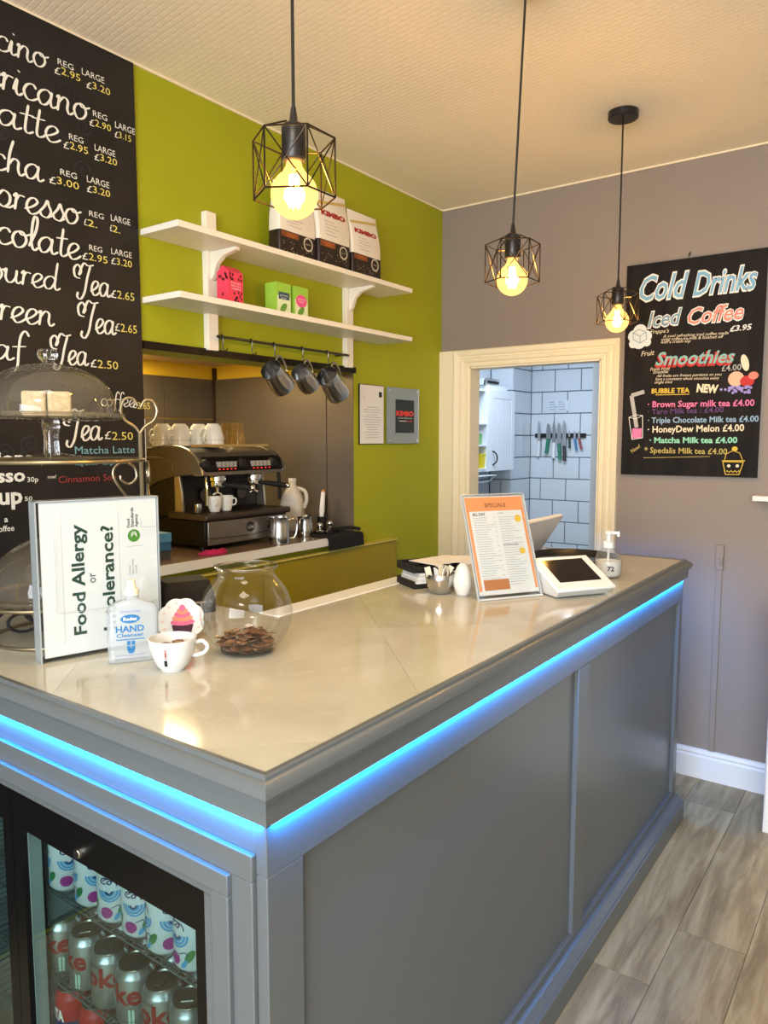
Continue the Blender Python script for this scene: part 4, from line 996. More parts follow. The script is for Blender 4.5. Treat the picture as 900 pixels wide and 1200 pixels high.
for px in (260, 294, 320.5, 353.4, 383):
    y = at(px, 408, 'X', -2.085).y; hooks.append(y)
    MB().tube(smoothpts([(-2.085, y, 1.922 - .008), (-2.093, y, 1.922), (-2.085, y, 1.930), (-2.077, y, 1.922), (-2.078, y, 1.900), (-2.081, y + .004, 1.880), (-2.071, y + .006, 1.870), (-2.062, y + .006, 1.880)], 4), .0022, 6).build('hook', M_dsteel, t, world=True)
def milk_jug(label, r, h, m=None, group=None):
    t = thing('milk_jug', label, 'jug', group=group)
    lip = MB().lathe([(0, 0), (r, 0), (r * 1.02, .004), (r * 1.02, h * .35), (r * .90, h * .72), (r * .88, h * .85), (r * .94, h), (r * .91, h), (r * .86, h * .84), (r * .88, h * .72), (r * .99, h * .35), (r * .97, .006), (0, .005)], 36)
    for v in lip.v:                                   # pouring spout opposite the handle
        if v.z > h * .8 and v.x < 0: k = max(0, 1 - abs(v.y) / (r * .6)) * (v.z / h - .8) / .2; v.x -= k * r * .28; v.z += k * h * .03
    lip.build('jug_body', m or M_steel, t, angle=50)
    MB().tube(smoothpts([(r * .9, 0, h * .88), (r * 1.35, 0, h * .92), (r * 1.75, 0, h * .80), (r * 1.72, 0, h * .45), (r * 1.45, 0, h * .22), (r * 1.0, 0, h * .20)], 5), .0042, 8).build('handle', m or M_steel, t)
    return t
for (px, py), r, h, hy, nm in (((325, 443), .046, .116, hooks[2], 'left'), ((357.5, 444), .042, .100, hooks[3], 'middle'), ((390, 451), .050, .134, hooks[4], 'right')):
    j = milk_jug('steel milk jug hanging from the hook rail, %s one of three' % nm, r, h, mat('polished_steel', (196, 196, 196), .24, 1.0), 'milk jugs hanging from the hook rail')
    zx = Vector((.18, -.80, .55)).normalized(); hx_ = Vector((-.05, .45, .9)); hx_ = (hx_ - zx * hx_.dot(zx)).normalized(); yx = zx.cross(hx_)
    c = at(px, py, 'X', -2.062)
    c = c - zx * h * .5
    j.matrix_world = Matrix.Translation(c) @ Matrix((hx_, yx, zx)).transposed().to_4x4()

def carton(label, px0, px1, pxl, zt, m, gable=False, depth=.060, X=-2.025):
    ya, yb = at(px0, 350, 'X', X).y, at(px1, 350, 'X', X).y
    t = thing('tea_carton', label, 'carton', (X - depth / 2, (ya + yb) / 2, 2.0255)); w = yb - ya; h = zt - 2.0255
    if gable: b = MB().prism([(-w/2, 0), (w/2, 0), (w/2, h * .84), (-w/2, h * .84)], -depth/2, depth/2, 'X').add([(-depth/2, -w/2, h*.84), (depth/2, -w/2, h*.84), (depth/2, w/2, h*.84), (-depth/2, w/2, h*.84), (-.003, -w/2, h), (.003, -w/2, h), (.003, w/2, h), (-.003, w/2, h)], [(0,3,7,4), (1,2,6,5), (0,1,5,4), (2,3,7,6), (4,5,6,7)])
    else: b = MB().box((-depth/2, -w/2, 0), (depth/2, w/2, h))
    b.build('box', m, t, smooth=False); return t, w, h, depth
M_pink = mat('pink_carton', (226, 62, 92), .45); M_lime = mat('lime_carton', (150, 196, 66), .45)
t, w, h, d = carton('pink carton with dark berry print at the left of the lower shelf', 268, 285, 256, 2.168, M_pink, True)
q = MB(); rnd = random.Random(2)
for k in range(16): disc(q, Vector((d/2 + .0006, rnd.uniform(-.42, .42) * w, rnd.uniform(.03, .36) * h)), UY, UZ, .0045, .0058, 8)
for k in range(14): disc(q, Vector((rnd.uniform(-.4, .4) * d, -w/2 - .0006, rnd.choice((rnd.uniform(.03, .3), rnd.uniform(.6, .8))) * h)), UX, UZ, .0048, .006, 8)
for k in range(8): disc(q, Vector((d/2 + .0006, rnd.uniform(-.42, .42) * w, rnd.uniform(.66, .80) * h)), UY, UZ, .0045, .0058, 8)
q.build('berry_pattern', mat('berry_print', (96, 14, 34), .5), t, smooth=False, fix=False)
q = MB()
for k, s in enumerate(('Forest', 'Berries', 'infusion')): put_text(q, s, Vector((d/2 + .0007, -w * .3, h * (.56 - .07 * k))), UY, UZ, .006, w * .62)
q.build('white_lettering', M_paper, t, smooth=False, fix=False)
for px0, px1, lab, cc in ((324, 341, 'left green tea carton on the lower shelf with a dark blue name panel', 'b'), (345, 361, 'right green tea carton on the lower shelf with a pink name disc', 'p')):
    t, w, h, d = carton(lab, px0, px1, 0, 2.150, M_lime)
    q = MB(); rect(q, Vector((d/2 + .0005, -w*.46, .002)), UY, UZ, w*.92, h*.58); q.build('white_panel', mat('pale_green_paper', (214, 228, 186), .5), t, smooth=False, fix=False)
    q = MB()
    if cc == 'b': rect(q, Vector((d/2 + .0009, -w*.36, h*.50)), UY, UZ, w*.74, h*.22)
    else: disc(q, Vector((d/2 + .0009, 0, h*.56)), UY, UZ, w*.40, h*.20)
    q.build('name_panel', mat('navy_label', (50, 84, 96), .5) if cc == 'b' else mat('pink_label', (224, 80, 140), .5), t, smooth=False, fix=False)
    q = MB(); put_text(q, 'green', Vector((d/2 + .0012, -w*.28, h*.60)), UY, UZ, .006, w*.55); put_text(q, 'tea', Vector((d/2 + .0012, -w*.2, h*.52)), UY, UZ, .006, w*.35); q.build('white_lettering', M_paper, t, smooth=False, fix=False)
    q = MB(); disc(q, Vector((d/2 + .0012, -.003, h*.24)), UY * .7 + UZ * .7, UZ * .7 - UY * .7, w*.30, w*.16, 14); q.build('leaf_print', mat('leaf_print', (96, 150, 50), .5), t, smooth=False, fix=False)

M_bag = mat('coffee_bag_white', (226, 220, 206), .4, bump=(14, .25)); M_bagd = mat('coffee_bag_brown', (52, 36, 28), .4, noise=(16, (30, 24, 22), 4), bump=(30, .3))
M_bago = mat('coffee_bag_amber', (176, 96, 40), .45, noise=(14, (96, 54, 28), 3)); M_gold = mat('gold_band', (196, 172, 96), .35)
for px0, px1, h, x_, lab in ((326, 370, .29, -2.055, 'left of three white coffee bags on the upper shelf, behind the nearest lamp'), (372, 410, .318, -2.045, 'middle and tallest looking white coffee bag on the upper shelf'), (411.5, 446, .287, -2.045, 'right of three white coffee bags, at the far end of the upper shelf group')):
    ya, yb = at(px0, 300, 'X', x_ + .025).y, at(px1, 300, 'X', x_ + .025).y; w = yb - ya - .006
    t = thing('coffee_bag', lab, 'bag', (x_, (ya + yb) / 2, 2.2465), 0, 'coffee bags on the upper shelf'); d = .062
    def bagring(z, k=1.0, ww=1.0): return [(b_, a_, z) for a_, b_, _ in rrect(w * ww, max(d * k, .004), 0, min(.010, max(d * k, .004) * .45), 3)]
    zz = [(0, .92, .97), (.012, 1, 1), (h * .2, 1.04, 1), (h * .36, 1, 1)]
    loft(MB(), [bagring(z, k, ww) for z, k, ww in zz]).build('printed_base', M_bagd, t, angle=60)
    loft(MB(), [bagring(z, k, ww) for z, k, ww in ((h * .36, 1, 1), (h * .55, .94, 1), (h * .72, .66, 1), (h * .88, .26, 1), (h * .93, .08, 1), (h, .06, 1))]).build('bag_body', M_bag, t, angle=60)
    def S(v, off=.0012):                                 # front surface height profile -> x
        ks = ((0, .92), (.2, 1.04), (.36, 1), (.55, .94), (.72, .66), (.88, .26), (1, .06))
        for (a0, k0), (a1, k1) in zip(ks, ks[1:]):
            if a0 <= v <= a1: return d / 2 * (k0 + (k1 - k0) * (v - a0) / (a1 - a0)) + off
        return 0
    def onbag(mb, off=.0012):
        o = MB(); o.f = mb.f; o.v = [Vector((S(min(max(v.z / h, 0), 1), off), v.y, v.z)) for v in mb.v]; return o
    q = MB(); put_text(q, 'KIMBO', Vector((0, -w * .38, h * .675)), UY, UZ, h * .062, w * .76, bold=.06); onbag(q).build('red_lettering', M_red, t, smooth=False, fix=False)
    q = MB(); vs = []
    for k in range(9): u = -w/2 + .004 + (w - .008) * k / 8; vs += [(0, u, h * (.80 + .012 * k)), (0, u, h * (.835 + .0125 * k))]
    q.add(vs, [(2*k, 2*k+1, 2*k+3, 2*k+2) for k in range(8)]); onbag(q).build('gold_band', M_gold, t, smooth=False, fix=False)
    q = MB()
    for k, s in enumerate(('Espresso', 'Napoletano', 'coffee beans for', 'professional use', 'roasted blend')): put_text(q, s, Vector((0, -w * .30, h * (.60 - .042 * k))), UY, UZ, h * .016, w * (.3 + .07 * (k % 3)))
    onbag(q).build('small_print', mat('brown_ink', (120, 100, 84), .6), t, smooth=False, fix=False)
    q = MB(); rect(q, Vector((0, -w * .46, h * .08)), UY, UZ, w * .46, h * .25); q.v[2].z = h * .345; q.v[3].z = h * .345; onbag(q, .0008).build('amber_print', M_bago, t, smooth=False, fix=False)
    q = MB(); arc(q, Vector((0, w * .26, h * .26)), UY, UZ, w * .115, 0, 2*PI, w * .03, 20); put_text(q, '100%', Vector((0, w * .19, h * .25)), UY, UZ, h * .018, w * .14)
    for k in range(26): rect(q, Vector((0, rnd.uniform(-.42, .4) * w, h * rnd.uniform(.06, .22))), UY, UZ, .0025, .0035)
    put_text(q, 'espresso', Vector((0, -w * .2, h * .075)), UY, UZ, h * .022, w * .6); onbag(q).build('pale_print', mat('pale_print', (196, 190, 170), .5), t, smooth=False, fix=False)

# ------------------------------------------------------------------ notices on the green wall
a, b = at(421, 449.5, 'X', XW + .006), at(449.5, 520.5, 'X', XW + .006)
t = thing('certificate', 'white printed letter in a thin black frame on the green wall', 'notice', (XW, (a.y + b.y) / 2, b.z)); w, h = b.y - a.y, a.z - b.z
MB().box((0, -w/2, 0), (.007, w/2, h)).build('frame', M_black, t, smooth=False); MB().box((.007, -w/2 + .003, .003), (.0085, w/2 - .003, h - .003)).build('sheet', M_paper, t, smooth=False)
q, q2 = MB(), MB(); rect(q2, Vector((.0088, w * .28, h * .80)), UY, UZ, w * .13, h * .09)
for k in range(13): ww = w * random.uniform(.45, .76); rect(q, Vector((.0088, -ww/2, h * (.62 - .042 * k))), UY, UZ, ww, h * .008)
for k in range(3): rect(q, Vector((.0088, -w * .38, h * (.80 - .03 * k))), UY, UZ, w * .1, h * .006)
q.build('small_print', mat('grey_print2', (0, 0, 0)), t, smooth=False, fix=False); q2.build('black_emblem', M_ink, t, smooth=False, fix=False)
a, b = at(454.5, 453, 'X', XW + .02), at(491, 519.5, 'X', XW + .02)
t = thing('brand_plaque', 'grey glass plaque with black panel and red lettering beside the framed letter', 'sign', (XW, (a.y + b.y) / 2, b.z)); w, h = b.y - a.y, a.z - b.z
MB().box((.012, -w/2, 0), (.018, w/2, h)).build('plate', mat('blue_grey_plate', (140, 152, 156), .12), t, bevel=.001)
MB().box((.0181, -w/2, 0), (.0195, -w/2 + .006, h)).box((.0181, w/2 - .006, 0), (.0195, w/2, h)).build('edge_strip', M_steel, t, smooth=False)
for sy in (-1, 1):
    for z in (.05, .95): MB().lathe([(0, 0), (.009, 0), (.009, .022), (.007, .024), (0, .024)], 14, M=Matrix.Translation((0, sy * w * .42, h * z)) @ Matrix.Rotation(PI/2, 4, 'Y')).build('standoff', M_chrome, t)
q = MB(); rect(q, Vector((.0185, -w*.26, h*.19)), UY, UZ, w*.60, h*.60); q.build('black_panel', mat('black_print', (26, 36, 38), .3), t, smooth=False, fix=False)
q = MB(); put_text(q, 'KIMBO', Vector((.019, -w*.235, h*.50)), UY, UZ, h*.085, w*.55, bold=.05); rect(q, Vector((.019, w*.1, h*.40)), UY, UZ, w*.18, h*.012); q.build('red_lettering', mat('bright_red_print', (222, 60, 50), .4), t, smooth=False, fix=False)
q = MB(); put_text(q, 'CAFFE ESPRESSO', Vector((.019, -w*.20, h*.45)), UY, UZ, h*.018, w*.46); rect(q, Vector((.019, -w*.15, h*.40)), UY, UZ, w*.24, h*.012); q.build('white_lettering', M_paper, t, smooth=False, fix=False)

# ------------------------------------------------------------------ coffee machine and what stands round it in the alcove
WZ = 1.1165
M_hood = mat('machine_bronze_grey', (96, 94, 90), .34, .45); M_mdark = mat('machine_dark', (34, 32, 30), .4, .2); M_trim = mat('machine_silver', (176, 172, 160), .28, .8)
t = thing('coffee_machine', 'two group espresso machine with dark curved side and steel front in the alcove', 'coffee machine', (-2.45, 2.13, WZ))
YA, YZ = 1.912, 2.385
hood = [(-2.72, 1.505), (-2.48, 1.524), (-2.38, 1.520), (-2.315, 1.500), (-2.275, 1.470), (-2.255, 1.435), (-2.248, 1.412), (-2.33, 1.410), (-2.44, 1.398), (-2.54, 1.372), (-2.63, 1.330), (-2.72, 1.270)]
MB().prism([(x_, z_) for x_, z_ in hood], YA, YA + .022, 'Y').build('side_panel', M_hood, t, world=True, bevel=.003)
MB().prism([(x_, z_) for x_, z_ in hood], YZ - .022, YZ, 'Y').build('side_panel', M_hood, t, world=True, bevel=.003)
MB().prism([(x_ - .004, z_ - .004) for x_, z_ in hood[:7]] + [(-2.30, 1.412), (-2.72, 1.36)], YA + .022, YZ - .022, 'Y').build('hood', M_hood, t, world=True, bevel=.002)
rim = [(x_ + .0015, YA + .002, z_) for x_, z_ in hood[1:7]]
MB().tube(smoothpts(rim, 5), .0045, 8).tube([(-2.252, YA + .004, 1.412), (-2.30, YA + .004, 1.411)], .004, 6).build('side_trim', M_trim, t, world=True)
MB().tube(smoothpts([(-2.72, YA - .0005, 1.470), (-2.52, YA - .0005, 1.478), (-2.435, YA - .0005, 1.46), (-2.425, YA - .0005, 1.43)], 5), .0014, 5).build('side_line', M_trim, t, world=True)
MB().box((-2.72, YA + .01, 1.235), (-2.42, YZ - .01, 1.42)).build('body', M_mdark, t, world=True, bevel=.003)
MB().prism([(-2.42, 1.235), (-2.368, 1.235), (-2.376, 1.33), (-2.39, 1.41), (-2.42, 1.412)], YA + .003, YA + .014, 'Y').build('leg_trim', M_trim, t, world=True, bevel=.002)
MB().prism([(-2.42, 1.235), (-2.368, 1.235), (-2.376, 1.33), (-2.39, 1.41), (-2.42, 1.412)], YZ - .014, YZ - .003, 'Y').build('leg_trim', M_trim, t, world=True, bevel=.002)
MB().box((-2.72, YA - .02, 1.134), (-2.215, YZ - .04, 1.235)).build('base', M_black, t, world=True, bevel=.004)
MB().box((-2.215, YA - .012, 1.140), (-2.204, YZ - .05, 1.232)).build('front_panel', mat('brushed_dark_steel', (134, 128, 120), .3, .8), t, world=True, bevel=.003)
MB().tube([(-2.203, YA - .01, 1.168), (-2.202, YA + .2, 1.163), (-2.203, YZ - .06, 1.176)], .0022, 6).build('front_line', M_dsteel, t, world=True)
tr = MB().prism([(-2.42, 1.236), (-2.20, 1.236), (-2.192, 1.243), (-2.192, 1.256), (-2.198, 1.262), (-2.42, 1.262)], YA - .030, YZ - .035, 'Y').build('drip_tray', mat('tray_bronze', (70, 64, 58), .28, .6), t, world=True, bevel=.003)
g_ = MB()
for k in range(20): g_.box((-2.39, YA + .02 + .02 * k, 1.2625), (-2.215, YA + .03 + .02 * k, 1.2645))
g_.build('grille', M_dsteel, tr, world=True, smooth=False)['kind'] = 'stuff'
for (x_, y_) in ((-2.25, YA), (-2.25, YZ - .07), (-2.66, YA), (-2.66, YZ - .07)): MB().cyl((x_, y_, WZ + .0005), .016, .018, 14).build('foot', M_black, t, world=True)
b = MB().lathe([(0, 0), (.021, 0), (.021, .003), (0, .003)], 24, M=Matrix.Translation((-2.204, at(294, 612, 'X', -2.20).y, 1.196)) @ Matrix.Rotation(PI/2, 4, 'Y')); b.build('badge', M_ink, t, world=True)
q = MB(); yb_ = at(294, 612, 'X', -2.20).y; put_text(q, 'LSM', Vector((-2.2005, yb_ - .015, 1.189)), UY, UZ, .012, .030, bold=.03); q.build('badge_lettering', M_trim, t, world=True, smooth=False, fix=False)
b = MB().lathe([(0, 0), (.019, 0), (.017, .012), (0, .012)], 20, M=Matrix.Translation((-2.204, at(317, 610, 'X', -2.20).y, 1.196)) @ Matrix.Rotation(PI/2, 4, 'Y')); b.build('knob', M_mdark, t, world=True)
MB().box((-2.204, YZ - .088, 1.185), (-2.2025, YZ - .056, 1.222)).build('label_sticker', M_paper, t, world=True, smooth=False)
# control strip with buttons, steam knobs, cup rail
MB().prism([(-2.262, 1.418), (-2.246, 1.430), (-2.262, 1.470), (-2.278, 1.482)], YA + .024, YZ - .024, 'Y').build('control_strip', M_black, t, world=True)
for px0, n in ((256, 5), (296, 5)):
    for k in range(n):
        y_ = at(px0 + 4.6 * k, 540, 'X', -2.25).y
        MB().box((-2.256, y_ - .007, 1.440), (-2.2425, y_ + .007, 1.462)).build('button', mat('button_grey', (150, 148, 142), .4), t, world=True, smooth=False)
        MB().box((-2.250, y_ - .002, 1.430), (-2.2405, y_ + .002, 1.434)).build('button_light', mat('red_light', (200, 40, 30), .4, emit=(230, 60, 50), estr=1.2), t, world=True, smooth=False)
for px in (242, 285, 321):
    y_ = at(px, 537, 'X', -2.24).y
    MB().lathe([(0, 0), (.020, 0), (.022, .008), (.020, .020), (.012, .026), (0, .027)], 10, M=Matrix.Translation((-2.262, y_, 1.452)) @ Matrix.Rotation(PI/2, 4, 'Y')).build('steam_knob', M_blackm, t, world=True, angle=20)
cr = MB().box((-2.345, YA + .03, 1.520), (-2.325, YZ - .03, 1.530)); cr.build('cup_rail', mat('amber_lit_steel', (206, 180, 120), .3, .8), t, world=True, smooth=False)  # amber light caught by the rail is put into its steel colour
# group heads with portafilters
for px, pz in ((257, 554), (300, 555)):
    y_ = at(px, pz, 'X', -2.29).y
    MB().lathe([(0, 1.412), (.033, 1.412), (.036, 1.400), (.036, 1.384), (.028, 1.380), (.028, 1.372), (0, 1.372)][::-1], 24, (-2.305, y_, 0)).build('group_head', M_chrome, t, world=True)
    h_ = MB().lathe([(0, 1.358), (.030, 1.358), (.032, 1.364), (.032, 1.378), (0, 1.378)], 24, (-2.305, y_, 0)).tube([(-2.305, y_, 1.358), (-2.305, y_, 1.335), (-2.292, y_ + .012, 1.325)], .007, 8).tube([(-2.305, y_, 1.335), (-2.315, y_ - .014, 1.325)], .006, 8).build('portafilter', M_chrome, t, world=True)
    MB().tube([(-2.272, y_ + .008, 1.368), (-2.24, y_ + .02, 1.366), (-2.19, y_ + .035, 1.360), (-2.155, y_ + .045, 1.357)], [.008, .010, .0115, .011], 12).build('handle', M_blackm, h_, world=True)
    MB().sphere((-2.149, y_ + .047, 1.3565), .0105, 12, 8).build('handle_cap', M_chrome, h_, world=True)
    MB().lathe([(0, 0), (.024, 0), (.027, .02), (0, .02)], 20, M=Matrix.Translation((-2.42, y_ + .02, 1.32)) @ Matrix.Rotation(PI/2, 4, 'Y')).build('spout_plate', M_dsteel, t, world=True)
for s, y_ in ((0, YA + .035), (1, YZ - .030)):
    MB().tube(smoothpts([(-2.27, y_, 1.412), (-2.262, y_ - .004, 1.39), (-2.25, y_ - .012, 1.34), (-2.243, y_ - .02, 1.292)], 5), .0052 if s == 0 else .008, 8).build('steam_wand', M_chrome if s == 0 else M_blackm, t, world=True)

def china_cup(label, pos, rz=0, r=.045, h=.062, up=True, handle=True, group=None):
    t = thing('coffee_cup', label, 'cup', pos, rz, group, rot=None if up else (PI, 0, rz))
    MB().lathe(cup_prof(r, h, r * .52), 28).build('cup_body', M_cup, t)
    if handle: MB().tube(smoothpts([(r*.88, 0, h*.8), (r*1.25, 0, h*.85), (r*1.45, 0, h*.62), (r*1.2, 0, h*.38), (r*.8, 0, h*.4)], 4), .0036, 8).build('handle', M_cup, t)
    return t
ztray = 1.2645
for px, rz, lab in ((251.5, -.6, 'left small white cup on the drip tray under the first group head'), (265, .35, 'right small white cup on the drip tray with its handle to the right')):
    y_ = at(px, 585, 'X', -2.255).y
    c = thing('coffee_cup', lab, 'cup', (-2.255, y_, ztray + .001), rz)
    MB().lathe([(0, 0), (.019, 0), (.020, .003), (.026, .020), (.0295, .055), (.0295, .060), (.0275, .060), (.0275, .055), (.024, .020), (.018, .006), (0, .006)], 24).build('cup_body', M_cup, c)
    MB().tube(smoothpts([(.027, 0, .048), (.040, 0, .050), (.045, 0, .038), (.038, 0, .025), (.025, 0, .024)], 4), .003, 8).build('handle', M_cup, c)
o = tag(MB().lathe([(0, 0), (.013, 0), (.014, .002), (.0135, .034), (.0125, .034), (.012, .003), (0, .003)], 18).build('shot_measure', M_steel, None), 'tiny steel measure at the left end of the drip tray', 'measure'); o.location = (-2.265, at(232, 585, 'X', -2.265).y, ztray + .001)
MT = 1.5245
for px, x_, lb in ((190.5, -2.52, 'first'), (211, -2.47, 'second'), (233, -2.44, 'third'), (250, -2.372, 'fourth')):
    y_ = at(px, 505, 'X', x_).y; zt_ = MT + (.001 if x_ > -2.4 else 0) + (0 if x_ != -2.372 else 0)
    china_cup('lower upturned white cup of the %s stack from the left on the machine' % lb, (x_, y_, zt_ + .066), 1.0 + x_, .045, .066, False, True, 'upturned cups on the coffee machine')
    china_cup('upper upturned white cup of the %s stack from the left on the machine' % lb, (x_, y_, zt_ + .066 + .0235), 2.2 - x_, .045, .066, False, True, 'upturned cups on the coffee machine')
T_amblit = thin_glass('amber_lit_glass', (255, 240, 190), .03, (230, 200, 130), edge=.9)  # amber light falling on the upturned glasses is put into their tint
for px, x_, m, lb in ((251.5, -2.56, T_amblit, 'left rear upturned latte glass on the machine'), (266, -2.49, T_amblit, 'middle upturned latte glass on the machine'), (279, -2.42, T_amblit, 'right upturned latte glass on the machine with amber glow')):
    y_ = at(px, 505, 'X', x_).y
    g = MB().lathe([(.034, 0), (.0335, .004), (.031, .02), (.024, .085), (.022, .090)], 28); g.f = [f for f in g.f if len(f) < 20]
    t = thing('latte_glass', lb, 'glass', (x_, y_, MT + .001), 0, 'upturned glasses on the coffee machine')
    g.build('glass_wall', m, t, angle=80); MB().lathe([(0, .090), (.022, .090), (.022, .098), (0, .099)], 28).build('glass_base', m, t); MB().tube(ring(.034, .001, 28), .0015, 6, True).build('rim', m, t)
# worktop clutter
t = milk_jug('large steel milk jug standing on the worktop before the milk bottle', .042, .112, M_steel); t.location = (-2.146, at(327.5, 620, 'X', -2.146).y, WZ); t.rotation_euler = (0, 0, .9)
t = milk_jug('small steel milk jug standing right of the large one', .036, .092, M_steel); t.location = (-2.22, at(359, 620, 'X', -2.22).y - .01, WZ); t.rotation_euler = (0, 0, -1.2)
t = thing('milk_bottle', 'translucent plastic milk bottle behind the steel jugs', 'bottle', (-2.40, at(343, 600, 'X', -2.40).y, WZ), .5)
M_milk = mat('milk_plastic', (206, 204, 194), .35, noise=(12, (190, 188, 178), 2))
loft(MB(), [rrect(.095, .095, 0, .015), rrect(.105, .105, .006, .02), rrect(.105, .105, .13, .02), rrect(.095, .098, .165, .03), rrect(.055, .060, .205, .025), rrect(.036, .036, .220, .0175), rrect(.036, .036, .238, .0175)]).build('bottle', M_milk, t, angle=60)
MB().cyl((0, 0, .2385), .019, .012, 20).build('cap', M_white, t)
MB().tube(smoothpts([(.025, .0, .205), (.060, .0, .19), (.068, .0, .15), (.055, .0, .11)], 5), .009, 8).build('handle', M_milk, t)
# tamping tray and tools
x_ = -2.20; y_ = at(383, 628, 'X', x_).y
t = tag(MB().lathe([(0, 0), (.060, 0), (.064, .010), (.062, .010), (.058, .003), (0, .003)], 32).build('tamping_tray', M_blackm, None), 'round black tray with steel tools at the right end of the worktop', 'tray'); t.location = (x_, y_, WZ + .0005)
for k, (dx, dy, hh, lb) in enumerate(((-.015, -.03, .05, 'steel tamper with domed top, left on the black tool tray'), (.022, -.005, .06, 'steel tamper, middle of the black tool tray'), (-.01, .035, .055, 'steel tamper, right on the black tool tray'))):
    t = thing('tamper', lb, 'tamper', (x_ + dx, y_ + dy, WZ + .004))
    MB().lathe([(0, 0), (.021, 0), (.021, .010), (.008, .016), (.008, hh - .02)], 20).build('tamper_base', M_chrome, t); MB().sphere((0, 0, hh - .014), .0145, 14, 8).build('knob', M_chrome, t)
t = thing('grinder_brush', 'white handled cleaning brush standing in a black holder at the alcove end', 'brush', (-2.285, at(377, 600, 'X', -2.285).y, WZ))
MB().lathe([(0, 0), (.022, 0), (.022, .07), (.018, .07), (.018, .004), (0, .004)], 16).build('holder', M_blackm, t)
MB().tube([(0, -.004, .05), (0, .002, .10), (0, .012, .185)], [.009, .013, .010], 10).build('handle', M_paper, t); MB().tube([(.005, .010, .05), (.005, .016, .11), (.003, .022, .17)], [.008, .010, .006], 8).build('strap', M_blackm, t)
MB().sphere((0, .0125, .187), .0095, 10, 6).build('handle_tip', mat('orange_tip', (196, 120, 80), .5), t)
# black cloth over the worktop edge
ya, yb = at(386, 632, 'X', -2.08).y, 2.722
cb = MB(); prof = [(-2.24, WZ + .004), (-2.10, WZ + .006), (-2.084, WZ + .003), (-2.080, WZ - .01), (-2.078, 1.062), (-2.083, 1.062), (-2.086, WZ - .008), (-2.10, WZ + .001), (-2.24, WZ + .0005)]
cb.prism(prof, ya, yb, 'Y'); c = tag(cb.build('bar_cloth', mat('black_cloth', (14, 15, 18), .9, bump=(200, .4)), None), 'black cloth draped over the right end of the worktop edge', 'cloth')
o = MB().tube(smoothpts([(-2.085, yb - .02, WZ + .020), (-2.12, yb - .06, WZ + .028), (-2.16, yb - .14, WZ + .022), (-2.12, yb - .20, WZ + .020)], 5), .008, 8).build('bar_cloth', mat('black_cloth', (0, 0, 0)), None); tag(o, 'rolled black cloth edge lying on top of the draped black cloth', 'cloth')
for k, (z0, z1, cc, lb) in enumerate(((0, .03, (58, 62, 66), 'dark grey box at the bottom of the small stack left of the coffee machine'), (.031, .062, (40, 92, 132), 'blue box in the middle of the small stack left of the coffee machine'), (.063, .095, (70, 130, 168), 'light blue box on top of the small stack left of the coffee machine'))):
    MB_ = MB().box((-.035, -.075, 0), (.035, .04, z1 - z0)).box((.0352, -.06, .012), (.0356, .03, .016)).build('small_box', mat('box_%d' % k, cc, .5), None, smooth=False)
    tag(MB_, lb, 'box'); MB_.location = (-2.24 + .004 * k, at(197, 632, 'X', -2.21).y - .035, WZ + z0)
pts = [(.055 * math.cos(a_) * (1 + .2 * math.sin(3 * a_)), .032 * math.sin(a_) * (1 + .2 * math.cos(2 * a_)), 0) for a_ in [2*PI*k/24 for k in range(24)]]
b = MB(); loft(b, [pts, [(x_*1.04, y_*1.04, .006) for x_, y_, _ in pts], [(x_*.8, y_*.8, .014 + .004 * math.sin(7*x_/.05)) for x_, y_, _ in pts], [(x_*.3, y_*.3, .016) for x_, y_, _ in pts]])
o = tag(b.build('dish_cloth', mat('magenta_cloth', (176, 24, 84), .85), None), 'magenta cloth crumpled on the worktop in front of the coffee machine', 'cloth'); o.location = (-2.150, at(251, 638, 'X', -2.15).y, WZ + .0005); o.rotation_euler = (0, 0, 1.4)

# ------------------------------------------------------------------ chalk menu panel on the left wall
XC = XW + .010
t = thing('chalk_menu_panel', 'tall black wall panel with chalk lettered hot drinks menu', 'menu board', (XW, .5, 0))
MB().box((XW + .0005, -1.2, .02), (XC, 1.573, ZC - .008)).build('board', M_chalk, t, world=True, smooth=False)
MB().box((XW + .0005, 1.573, .02), (XC, 1.5755, 1.62)).build('edge_strip', M_paper, t, world=True, smooth=False)
LW, LY, LS, LB, LR = MB(), MB(), MB(), MB(), MB()
XT = XC + .002
def zt_at(px, py): return at(px, py, 'X', XT)
def chalk(mb, s, x0, y0, x1, cap, bold=0.0, shear=0.0):
    O_ = zt_at(x0, y0); E_ = zt_at(x1, y0); c = zt_at(x0, y0 - cap).z - O_.z; put_text(mb, s, O_, UY, UZ, c, E_.y - O_.y, bold, shear)
for s, x, y, xh in (('ppuccino', 55, 82, 16.5), ('mericano', 103, 143, 18), ('latte', 69, 169, 18), ('mocha', 50, 214, 18), ('espresso', 93, 264.5, 17.5), ('hot chocolate', 93, 305, 18),
                    ('flavoured', 69, 341, 15.5), ('Tea', 129, 349, 16), ('green', 63, 383, 17), ('Tea', 135, 393, 16.5), ('leaf', 30, 424, 17), ('Tea', 103, 429, 16), ('Tea', 119, 516, 16.5), ('herbal', 28, 470, 18) if False else ('coffee', 157, 477, 8)):
    O_ = zt_at(x, y); k = zt_at(x, y - xh).z - O_.z; script_word(LW, s, O_, UY, UZ, k, right=True, w=.18, sx=1.12 if s[0] not in 'Tl' else (.82 if s[0] == 'T' else 1.3))
